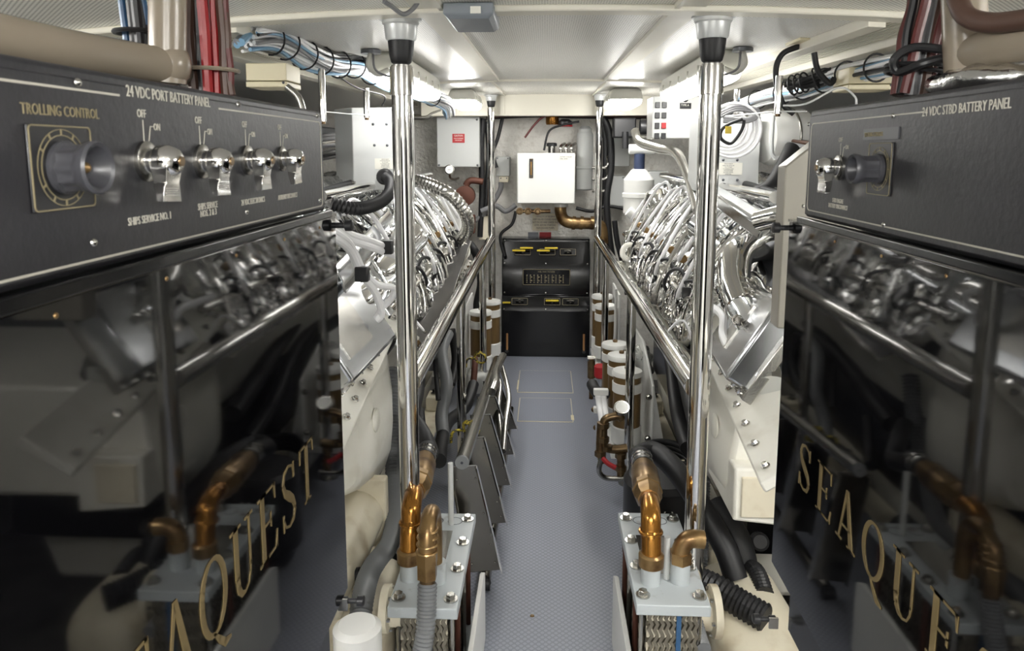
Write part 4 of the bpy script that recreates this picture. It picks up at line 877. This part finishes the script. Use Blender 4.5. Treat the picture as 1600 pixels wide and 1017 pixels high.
solo('cooling_hose',B().tube([eR,P(1000,712,2.36),P(1022,706,2.4),P(1050,728,2.3),P(1082,770,2.2),P(1130,850,2.1),P(1150,905,2.05)],.036,16,8),'rubber','fat black hose curving from the right bronze pipe to the engine','hose')
eL,d_=bronze_line('left',nl[0],(nl[0][0]+.0,nl[0][1]+.03,.62),P(672,690,2.35),.027,'copper and bronze pipe rising from the left cooler')
solo('cooling_hose',B().tube([eL,P(672,706,2.4),P(664,685,2.45),P(652,665,2.5),P(640,650,2.55)],.03,14,8),'rubber','black hose leaving the left bronze pipe behind the pole','hose')
t=thing('drain_fitting','ribbed bronze elbow with a grey spiral hose on the left cooler','pipe',(nl[1][0],nl[1][1],zt))
p=Vector((nl[1][0]-.005,nl[1][1],zt+.055))
part('elbow',B().tube([p,p+Vector((0,0,.10)),p+Vector((0,-.015,.145)),p+Vector((0,-.05,.165)),p+Vector((0,-.09,.16)),p+Vector((0,-.115,.13)),p+Vector((0,-.12,.08))],.021,20,7),'bronze',t)
for k in range(4): part('rib',B().torus(p+Vector((0,-.118+.006*k,.10+.016*k)),UP,.024,.004,20,6),'bronze',t)
part('hex_nut',B().lathe([(.028,0),(.028,.03)],p+Vector((0,-.12,.07)),UP,6),'bronze',t);part('hex_nut',B().lathe([(.026,0),(.026,.04)],p+Vector((0,-.12,.03)),UP,6),'bronze',t)
part('hose_tail',B().cyl(p+Vector((0,-.12,.0)),p+Vector((0,-.12,.04)),.02,16),'brassdull',t)
part('spiral_hose',B().tube([p+Vector((0,-.12,.015)),p+Vector((0,-.14,-.05)),p+Vector((-.005,-.165,-.12)),p+Vector((-.025,-.18,-.2)),p+Vector((-.07,-.19,-.3))],.0235,14,10,corr=(.009,.0018)),'hosegrey',t,'grey spiral hose')
p=P(1056,872,1.9);t=thing('drain_fitting','bronze elbow half hidden behind the right foreground pole','pipe',p)
part('elbow',B().tube([(nr[1][0],nr[1][1],zt+.05),(nr[1][0],nr[1][1],zt+.09),(nr[1][0]+.02,nr[1][1],zt+.12),(nr[1][0]+.06,nr[1][1]-.0,zt+.12)],.024,18,6),'bronze',t);part('nut',B().lathe([(.03,0),(.03,.03)],(nr[1][0],nr[1][1],zt+.055),UP,6),'bronze',t)
for x,y,lb in ((-.285,2.10,'thin grey rod standing on the left cooler'),(nr[0][0]+.045,nr[0][1]+.02,'thin grey rod standing on the right cooler')): solo('vent_rod',B().cyl((x,y,zt),(x,y,zt+(.2 if x<0 else .12)),.0085,14),'grey',lb,'rod')
# curbs
for s,xf in ((-1,-.185),(1,.225)):
    t=thing('floor_curb','white angle bracket screwed to the floor beside the %s cooler'%('left' if s<0 else 'right'),'bracket',(xf,1.75,0))
    part('fin',B().prism([(xf,1.3,0),(xf,2.16,0),(xf,2.16,.23),(xf,2.12,.25),(xf,1.3,.25)],(-s*-.014,0,0)),'white',t,bev=.002)
    part('base_flange',B().box((min(xf,xf-s*.06),1.3,0),(max(xf,xf-s*.06),1.86,.014)),'white',t,bev=.002)
    part('screw',B().dome((xf-s*.035,1.8,.014),UP,.007,.004),'steel',t)
# ================================================================ FOLDED BOARDING LADDER (left of aisle)
t=thing('folded_ladder','folded stainless steel ladder with dark treads lying along the left of the aisle','ladder',(-.25,3.0,0))
ua=P(722,722,2.42);ub=P(777,562,4.3);la=P(757,908,2.42);la.z=.03;lb=Vector((-.20,4.2,.03))
part('upper_stringer',B().tube([ua,ub],.026,20,0),'steel',t);part('end_plug',B().lathe([(.026,0),(.024,.008)],ua,(ua-ub),20),'hosegrey',t,'grey end plug');part('plug_hole',B().cyl(ua+(ua-ub).normalized()*.007,ua+(ua-ub).normalized()*.009,.005,10),'ink',t)
part('lower_stringer',B().tube([la+Vector((0,0,.0)),lb],.022,16,0),'dsteel',t);part('end_plug',B().lathe([(.024,0),(.022,.008)],la,(0,-1,0),20),'rubber',t)
part('castor',B().cyl(la+Vector((-.02,0,-.005)),la+Vector((.02,0,-.005)),.024,16),'rubber',t)
for k in range(5):
    y=2.46+.34*k;f_=(y-2.42)/(4.3-2.42);u_=ua+(ub-ua)*f_;l_=la+(lb-la)*f_;u_=Vector((u_.x,y,u_.z-.03));l_=Vector((l_.x+.0,y-.02,.06))
    wv=Vector((.10,.02,.0));nrm=Vector((0,-1,.1))
    a=u_-wv*.45;b_=u_+wv*.45;c_=l_+wv*.6;d_=l_-wv*.6
    tr=part('tread',B().prism([a,b_,c_,d_],(0,.006,0)),'dsteel',t,'dark mirror-dull tread plate',bev=.002)
    for p0,p1 in ((a,d_),(b_,c_)): part('tread_lip',B().prism([p0,p1,p1+Vector((0,-.025,0)),p0+Vector((0,-.025,0))],(.004,0,0)),'chrome',tr)
    part('tread_top',B().prism([a,b_,b_+Vector((.0,-.03,.012)),a+Vector((0,-.03,.012))],(0,0,.004)),'steel',tr)
    for f2 in (.12,.45,.75,.92):
        for g in (.15,.85):
            q=(a+(b_-a)*g)*(1-f2)+(d_+(c_-d_)*g)*f2;part('rivet',B().dome(q,(0,-1,0),.004,.003,8),'steel',tr)
part('grab_tube',B().tube([P(768,612,3.3),P(774,596,3.4),P(776,578,3.6),P(786,556,3.9)],.021,16,8),'steel',t)
part('grab_loop',B().tube([P(779,560,3.9),P(786,580,3.8),P(795,620,3.6),P(790,660,3.4),P(786,705,3.2)],.014,14,8),'steel',t)
part('grab_loop',B().tube([P(772,580,3.8),P(781,600,3.7),P(778,640,3.5),P(784,690,3.3)],.014,14,8),'steel',t)
for px,py,Y in ((750,560,4.0),(735,672,2.85)):
    p=P(px,py,Y);r0=B()
    for k in range(3): r0.torus(p+Vector((0,.012*k,0)),(.3,1,.3),.032+.002*k,.005,18,6)
    r0.tube([p+Vector((-.03,0,0)),p+Vector((-.07,-.02,.0)),p+Vector((-.08,-.01,-.05))],.006,8,4)
    solo('rope_lashing',r0,'rope','yellow and black rope lashing on the folded ladder, %s'%('far end' if Y>3 else 'near end'),'rope')
# ================================================================ LOWER CLUTTER
def hose(pts,r_,m_,lb,corr=None,name='hose'): return solo(name,B().tube([P(*p) for p in pts],r_,14,8,corr=corr),m_,lb,'hose',smooth=18 if corr else 35)
hose([(612,575,2.75),(613,640,2.65),(615,740,2.45),(617,800,2.3),(608,850,2.1),(580,890,1.9),(566,940,1.75),(560,1010,1.65)],.026,'hosegrey','grey corrugated hose curving down to the lower left',(.014,.0046),'corrugated_hose')
hose([(528,895,1.9),(560,898,1.9),(590,892,2.0),(615,870,2.1)],.019,'rubber','short dark corrugated hose crossing at lower left',(.01,.002),'corrugated_hose')
hose([(1102,690,2.5),(1100,760,2.4),(1098,830,2.3),(1094,900,2.2)],.02,'hosegrey','grey ribbed hose hanging just right of the right pole',(.01,.002),'corrugated_hose')
hose([(1085,905,2.0),(1120,920,1.95),(1160,945,1.9),(1200,968,1.85)],.038,'rubber','thick black corrugated hose at the lower right',(.014,.003),'corrugated_hose')
hose([(1115,790,2.3),(1150,840,2.2),(1165,900,2.15)],.045,'rubber','broad black hose behind the ribbed hose, lower right')
hose([(1155,885,2.2),(1180,892,2.1),(1195,930,2.0)],.026,'rubber','small black corrugated hose by the lower right latch',(.012,.002),'corrugated_hose')
hose([(1085,960,1.85),(1092,990,1.8),(1100,1015,1.75)],.018,'hosegrey','short grey spiral hose at the foot of the right pole',(.009,.002),'corrugated_hose')
hose([(700,520,3.5),(690,550,3.4),(698,600,3.3),(690,650,3.2),(695,690,3.1)],.03,'hosegrey','dark grey wrapped hose hanging below the left handrail')
hose([(705,515,3.6),(712,560,3.6),(705,600,3.5)],.022,'rubber','black hose beside the wrapped hose on the left')
hose([(680,560,3.2),(682,590,3.2),(685,625,3.15)],.012,'rubber','thin black cable with plug on the left engine bay')
hose([(740,600,3.9),(728,635,3.7),(700,660,3.4),(690,690,3.0),(686,720,2.7)],.03,'rubber','black hose from the left filters down to the bilge')
hose([(655,640,2.9),(660,690,2.8),(668,715,2.7)],.022,'rubber','short black hose above the left bronze pipe')
hose([(540,880,2.6),(570,850,2.6),(600,830,2.6),(620,800,2.7)],.05,'rubber','wide black belt hose under the left engine')
hose([(1050,470,4.2),(1062,540,3.4),(1075,600,3.0),(1090,660,2.7)],.04,'rubber','long black hose running along the right engine below the handrail')
hose([(1035,500,4.2),(1048,560,3.5),(1058,640,3.1),(1075,700,2.8)],.032,'rubber','lower black hose along the right engine, beside the white bracket')
hose([(668,500,4.0),(655,560,3.3),(650,610,2.9),(640,650,2.7)],.035,'rubber','long black hose running along the left engine below the handrail')
t=thing('hose_coil','coil of black hose on the bilge right of the fuel manifold','hose',P(1040,730,2.9))
for k in range(4): part('turn',B().torus(P(1040,722+7*k,2.9),(0,-.35,1),.125,.013,36,10),'rubber',t)
part('tank_top',B().lathe([(.11,0),(.12,.02),(.1,.05)],P(1045,760,2.9),UP,30),'plastic',t);part('spanner',B().cb(P(1052,718,2.85),(.09,.012,.006)),'chrome',t)
t=thing('hydraulic_reservoir','black labelled reservoir behind the right bronze pipe','tank',P(1040,830,2.5))
part('drum',B().lathe([(.13,0),(.14,.01),(.14,.30),(.12,.32)],(P(1035,800,2.55).x,2.6,.05),UP,32),'plastic',t)
p=P(1052,806,2.44);e=textmesh('C',.05,p,(0,0,1),(-1,0,0),.0,'CENTER',1);part('lettering',e,'paper',t)
# pumps and castings at the bottom edge
t=thing('raw_water_pump','cream cast pump with white cap at the lower left edge','pump',P(560,960,1.7))
part('casing',B().blob(Matrix.Translation(P(568,960,1.9)),(.22,.34,.24),30,20,.008,.55,5),'cream',t,smooth=60)
part('white_cap',B().lathe([(.05,0),(.052,.01),(.052,.09),(.04,.1)],P(560,1040,1.42),UP,28),'white',t)
p=P(598,950,1.75);part('flange',B().lathe([(.06,0),(.06,.02),(.045,.025),(.045,.06)],p,(1,0,0),24),'cream',t)
for k in range(6): a_=k*math.pi/3;part('flange_bolt',B().bolt(p+Vector((-.0,.05*math.cos(a_),.05*math.sin(a_))),(1,0,0),.006,.03),'steel',t)
t=thing('raw_water_pump','cream cast pump housing at the lower right edge','pump',P(1150,980,1.8))
part('casing',B().blob(Matrix.Translation(P(1165,985,2.0)),(.26,.44,.26),30,20,.01,.55,5),'cream',t,smooth=60)
p=P(1122,955,1.88);part('flange',B().lathe([(.07,0),(.07,.02),(.05,.025),(.05,.07)],p,(-1,0,0),24),'cream',t)
for k in range(6): a_=k*math.pi/3;part('flange_bolt',B().bolt(p+Vector((-.0,.058*math.cos(a_),.058*math.sin(a_))),(-1,0,0),.006,.03),'steel',t)
part('filler_cap',B().lathe([(.03,0),(.03,.03),(.022,.036)],P(1185,845,2.3),(-.1,-.9,.4),18),'plastic',t)
for s in (-1,1):
    sd='left' if s<0 else 'right'
    t=thing('engine_bed','cream engine bed girder under the %s engine'%sd,'girder',(s*.8,3.2,-.27))
    part('web',B().box((min(s*.62,s*.66),1.4,-.27),(max(s*.62,s*.66),4.9,.02)),'cream',t);part('top_flange',B().box((min(s*.60,s*.71),1.4,.02),(max(s*.60,s*.71),4.9,.045)),'cream',t,bev=.004)
    for k in range(4):
        y=1.7+.8*k;part('mount',B().box((min(s*.61,s*.70),y,.045),(max(s*.61,s*.70),y+.14,.13)),'cream',t,bev=.008);part('mount_bolt',B().bolt(Vector((s*.655,y+.07,.13)),UP,.016,.03),'steel',t)
    t=thing('gearbox','cream gearbox block at the near end of the %s engine'%sd,'gearbox',(s*1.0,1.3,0))
    part('casing',B().blob(Matrix.Translation((s*1.02,1.22,.45)),(.62,.7,.62),36,24,.008,.35,5),'cream',t,smooth=60)
    part('top_block',B().box((min(s*.8,s*1.2),.95,.72),(max(s*.8,s*1.2),1.4,.86)),'engine_white',t,bev=.02)
    for k in range(5): part('cover_bolt',B().bolt(Vector((s*.83,1.0+.09*k,.86)),UP,.011,.014),'steel',t)
t=thing('metal_cabinet','beige sheet metal cabinet just behind the right glossy door','cabinet',(.7,1.8,.6))
a=P(1222,400,1.9);part('cabinet',B().prism([(.60,1.85,1.12),(.80,1.85,1.12),(.80,1.85,1.61),(.69,1.85,1.61),(.60,1.85,1.535)],(0,.06,0)),'cabgrey',t,bev=.004)
t=thing('metal_cabinet','grey sheet metal cabinet hidden behind the left glossy door','cabinet',(-.9,1.5,.6))
part('cabinet',B().box((-1.05,1.2,.9),(-.68,1.75,1.5)),'boxgrey',t,bev=.006)
# blower on the right
t=thing('vent_blower','round white ventilation blower behind the right control box','blower',P(1225,215,3.2))
p=P(1228,214,3.2);part('drum',B().lathe([(.05,-.12),(.11,-.1),(.12,-.08),(.12,.06),(.10,.09),(.05,.1)],p,(1,.2,0),30),'white',t)
part('band',B().torus(p,(1,.2,0),.121,.006,30,8),'steel',t);part('strap',B().tube([P(1208,180,3.05),P(1206,240,3.05),P(1222,246,3.05),P(1228,238,3.1)],.01,8,3),'boxgrey',t)
hose([(1238,230,3.0),(1222,262,2.95),(1205,290,2.9),(1180,303,2.9)],.03,'rubber','black wrapped hose from the blower to the right control box')
# ================================================================ OVERHEAD CABLES AND TRAYS
def bundle(name,label,pts,n,r_,spread,mats,ties=(),tiemat='rubber',wob=.35):
    t=thing(name,label,'cables',pts[0]);pts=[Vector(p) for p in pts]
    for i in range(n):
        a=2*math.pi*R.random();rr=spread*math.sqrt(R.random());q=[]
        for j,p in enumerate(pts):
            a+=R.uniform(-wob,wob);tt=(pts[min(j+1,len(pts)-1)]-pts[max(j-1,0)]).normalized();u_=tt.orthogonal().normalized();v_=tt.cross(u_)
            q.append(p+(u_*math.cos(a)+v_*math.sin(a))*rr*R.uniform(.85,1.1))
        part('cable',B().tube(q,r_*R.uniform(.8,1.2),8,6),mats[i%len(mats)],t)
    for k in ties:
        j=int(k);f_=k-j;p=pts[j].lerp(pts[j+1],f_);part('cable_tie',B().torus(p,(pts[j+1]-pts[j]),spread+r_*1.2,.003,22,6),tiemat,t)
    return t
wm=('cwhite','cwhite','rubber','cwhite','cgrey','cwhite','lightblue')
bundle('cable_bundle','bundle of white and black cables under the ceiling at upper left',[P(385,58,2.0),P(430,60,2.15),P(480,88,2.35),P(520,100,2.55),P(560,102,2.8),P(600,124,3.1),P(650,142,3.6),P(695,160,4.4),P(702,178,4.8)],38,.0058,.040,wm,(.8,1.3,1.9,2.5,3.2,3.8,4.5,5.5,6.5))
bundle('cable_bundle','bundle of white cables under the ceiling at upper right',[P(1420,95,2.0),P(1350,110,2.2),P(1300,122,2.4),P(1250,140,2.7),P(1200,150,3.0),P(1150,168,3.4),P(1100,185,3.9)],30,.0055,.032,wm,(.7,1.5,2.2,2.9,3.5,4.3,5))
bundle('black_loom','taped black cable loom above the upper left white cables',[P(465,60,2.5),P(485,68,2.6),P(500,85,2.7)],8,.008,.022,('rubber',),(.3,.6,.9,1.4))
bundle('black_loom','taped black cable loom among the upper right white cables',[P(1230,135,2.5),P(1260,128,2.45),P(1300,112,2.4)],8,.008,.022,('rubber',),(.3,.6,.9,1.4))
bundle('cable_bundle','red and brown battery cables rising from the left panel box',[P(333,150,1.0),P(330,110,1.0),P(328,60,1.0),P(325,5,1.0),P(325,-30,1.0)],30,.0062,.028,('red','dred','brown','dred','rubber','brown','red'),(1.0,),'beigepipe',.05)
bundle('cable_bundle','blue and black cables rising beside the left beige pipe',[P(212,120,.95),P(210,70,.95),P(205,20,.95),P(200,-20,.95)],12,.0055,.016,('blue','rubber','rubber'),(.6,1.4),'rubber',.05)
bundle('cable_bundle','red and dark battery cables rising from the right panel box',[P(1425,150,1.05),P(1432,110,1.05),P(1440,60,1.05),P(1452,10,1.05),P(1456,-25,1.05)],30,.0065,.031,('dred','brown','red','rubber','dred','brown','cgrey'),(.9,1.1),'rubber',.08)
bundle('cable_bundle','blue-grey cables passing over the ceiling edge at upper left',[P(372,70,1.9),P(384,58,2.0),P(394,48,2.1)],4,.009,.012,('lightblue','cgrey'),(),'rubber',.03)
# beige pipes
t=thing('beige_pipe','thick beige painted pipe tee above the left panel box','pipe',P(265,110,.93))
part('riser',B().tube([P(262,130,.92),P(262,60,.92),P(262,-30,.92)],.0225,22,0),'beigepipe',t)
part('run',B().tube([P(262,104,.92),P(200,94,.86),P(100,78,.76),P(-40,50,.66)],.0225,22,6),'beigepipe',t)
part('joint',B().blob(Matrix.Translation(P(262,100,.92)),(.056,.05,.056),24,14,.0,.9),'beigepipe',t)
part('side_branch',B().tube([P(262,100,.92),P(290,118,1.0),P(300,125,1.04)],.017,16,4),'beigepipe',t)
t=thing('beige_pipe','thick beige painted pipe above the right panel box','pipe',P(1520,90,1.0))
part('riser',B().tube([P(1512,140,.98),P(1508,60,.98),P(1505,-30,.98)],.026,22,0),'beigepipe',t)
part('run',B().tube([P(1512,85,.98),P(1560,72,.92),P(1640,58,.86)],.0225,22,6),'beigepipe',t)
solo('foil_duct',B().blob(Matrix.Translation(P(1545,128,.95)),(.12,.16,.04),34,20,.008,.8,30),'foil','crumpled foil wrap lying on top of the right panel box','foil',smooth=60)
solo('black_loop_cable',B().tube([P(1490,80,1.0),P(1430,74,1.02),P(1398,92,1.03),P(1404,112,1.03),P(1440,100,1.0),P(1485,88,1.0)],.006,10,8),'plastic','black cable strap around the right battery cables','cable')
solo('dark_arc_hose',B().tube([P(1495,-5,.95),P(1510,25,.93),P(1550,36,.9),P(1620,28,.85)],.012,12,8),'brown','dark brown hose arching over the right beige pipe','hose')
# ceiling access rings (dark openings for the risers)
for px,lb in ((338,'left'),(1432,'right')):
    p=P(px,16,1.15 if px<800 else 1.2);z=zc(p.x,p.y)-.004
    solo('ceiling_grommet',B().lathe([(.10,0),(.10,-.01),(.115,-.01),(.115,0)],(p.x+(-.03 if px<800 else .03),p.y,z),UP,36,True),'dgrey','dark grey oval opening rim in the ceiling above the %s battery cables'%lb,'grommet')
# cream boxes
def cbox(px0,py0,px1,py1,Y,d,label):
    t=thing('cream_box',label,'box',P((px0+px1)/2,py1,Y));a=P(px0,py1,Y);q=P(px1,py0,Y);zm=a.z+(q.z-a.z)*.25
    part('cover',B().box((a.x,Y,a.z),(q.x,Y+d,zm-.001)),'boxcream',t,bev=.003);part('base',B().box((a.x+.001,Y+.001,zm+.001),(q.x-.001,Y+d,q.z)),'boxcream',t,bev=.003)
    part('screw',B().dome((q.x-.01,Y-.0003,a.z+.012),(0,-1,0),.004,.003),'dgrey',t)
cbox(384,98,447,136,2.05,.12,'cream plastic box hanging at upper left above the panel')
cbox(1325,104,1400,140,2.2,.12,'cream plastic box behind the upper right cable bundle')
cbox(1250,34,1345,62,2.3,.14,'large cream box against the ceiling at upper right')
# under-tray plates holding the left box
solo('tray_plate',B().prism([P(372,62,2.0),P(400,78,2.05),P(530,118,2.7),P(500,108,2.7)],(0,0,-.006)),'trim','cream slotted tray plate below the upper left cables','tray')
# hangers
def hanger(px,py0,py1,Y,lb):
    t=thing('hanger_rod',lb,'rod',P(px,py1,Y));a=P(px,py0,Y);q=P(px,py1,Y);part('rod',B().cyl(a,Vector((a.x,a.y,q.z)),.011,14),'chrome',t);part('nut',B().hexb(Vector((a.x,a.y,q.z-.008)),UP,.008,.02),'brassdull',t)
hanger(502,108,190,2.35,'nearest steel hanger rod at the left, by the panel corner');hanger(572,138,184,2.75,'second steel hanger rod on the left, before the control box')
hanger(1218,118,178,2.35,'nearest steel hanger rod on the right, by the blower');hanger(1152,140,178,2.9,'farther steel hanger rod on the right, beside the lamp')
solo('guy_wire',B().tube([P(502,174,2.35),P(545,178,2.55),P(580,180,2.75)],.002,6,0),'cwhite','thin white wire between the two left hanger rods','wire')
solo('guy_wire',B().tube([P(1260,174,2.2),P(1218,174,2.35),P(1130,182,2.9)],.0025,6,0),'cwhite','thin white wire from the right panel to the right rods','wire')
t=thing('cable_coil','coiled white and black cables hanging right of the right pole','cable',P(1150,195,2.8))
for k in range(5): part('turn',B().torus(P(1134+3*k,196+2*k,2.85-.01*k),(R.uniform(-.3,.3),1,R.uniform(-.4,.4)),.07+.008*k,.0055,30,8),'cwhite',t)
for k in range(3): part('turn',B().tube([P(1125,175+4*k,2.8),P(1150,166+3*k,2.8),P(1185,172+3*k,2.8),P(1170,186+2*k,2.8),P(1130,184+3*k,2.8)],.006,8,6),'cgrey',t)
part('turn',B().tube([P(1160,186,2.7),P(1132,198,2.7),P(1126,215,2.7),P(1142,224,2.7),P(1158,205,2.7),P(1163,188,2.7)],.006,8,6),'rubber',t,'black cable loop')
part('tag',B().cb(P(1138,203,2.68),(.022,.003,.026)),'yellow',t,'yellow tag')
hose([(1250,72,2.4),(1222,85,2.4),(1212,115,2.4),(1222,160,2.4),(1240,178,2.4)],.009,'rubber','black cable bowing down beside the right hanger rod')
hose([(1272,82,2.3),(1278,110,2.3),(1296,130,2.3),(1304,122,2.3)],.009,'rubber','short black cable looping from the right ceiling beam')
hose([(1224,165,2.3),(1260,162,2.25),(1310,137,2.2),(1335,150,2.15),(1338,165,2.15)],.003,'cwhite','thin white wire wandering above the right panel')
hose([(530,120,2.6),(560,138,2.7),(600,150,2.9),(597,165,3.0)],.003,'rubber','thin black wire below the upper left cables')
hose([(448,135,2.0),(465,150,2.0),(472,168,2.0),(476,190,2.0)],.009,'steel','flexible steel conduit dropping from the left cream box')
# outboard equipment glimpsed behind the engines
for s in (-1,1):
    sd='left' if s<0 else 'right'
    bundle('wire_loom','dark wiring loom outboard of the %s engine'%sd,[Vector((s*1.05,2.2,1.62)),Vector((s*1.1,2.8,1.55)),Vector((s*1.0,3.4,1.6)),Vector((s*1.1,4.4,1.6))],12,.01,.06,('rubber','cgrey','brown','rubber','steel'),(1.2,))
    t=thing('silencer','foil-lagged exhaust silencer outboard of the %s engine'%sd,'silencer',(s*1.72,3.4,1.2))
    part('drum',B().tube([(s*1.72,2.1,1.45),(s*1.72,4.8,1.45)],.16,26,0,crum=.012),'foil',t,smooth=60);part('strap',B().torus((s*1.72,3.0,1.45),(0,1,0),.175,.01,28,8),'steel',t);part('strap',B().torus((s*1.72,4.0,1.45),(0,1,0),.175,.01,28,8),'steel',t)
    t=thing('duct_trunk','dark ventilation trunk above the %s engine by the hull'%sd,'duct',(s*1.6,3.0,1.7))
    part('trunk',B().box((min(s*1.3,s*1.95),2.0,1.66),(max(s*1.3,s*1.95),5.5,1.72)),'dgrey',t,bev=.01)
# ================================================================ groups of repeats
GR={'support_pole':'steel support poles','handrail':'handrails along the aisle','battery_switch':'battery switch levers','trolling_control_knob':'trolling control knobs','fuel_filter':'amber fuel filters','plate_cooler':'plate coolers','cooling_pipe':'copper and bronze cooling pipes','black_door':'glossy black doors','battery_panel_box':'battery panel boxes','marine_engine':'marine engines','ceiling_light':'fluorescent ceiling lights','hanger_rod':'steel hanger rods','control_box':'grey control boxes','relay_box':'small relay boxes','cream_box':'cream plastic boxes','floor_hatch':'floor hatches','floor_curb':'white floor curbs','rope_lashing':'rope lashings','corrugated_hose':'corrugated hoses','vent_rod':'grey rods on the coolers','splash_shield':'dark splash shields','filter_bracket':'white filter brackets'}
for o in SC.collection.objects:
    k=o.name.split('.')[0]
    if o.parent is None and k in GR and 'category' in o: o['group']=GR[k]
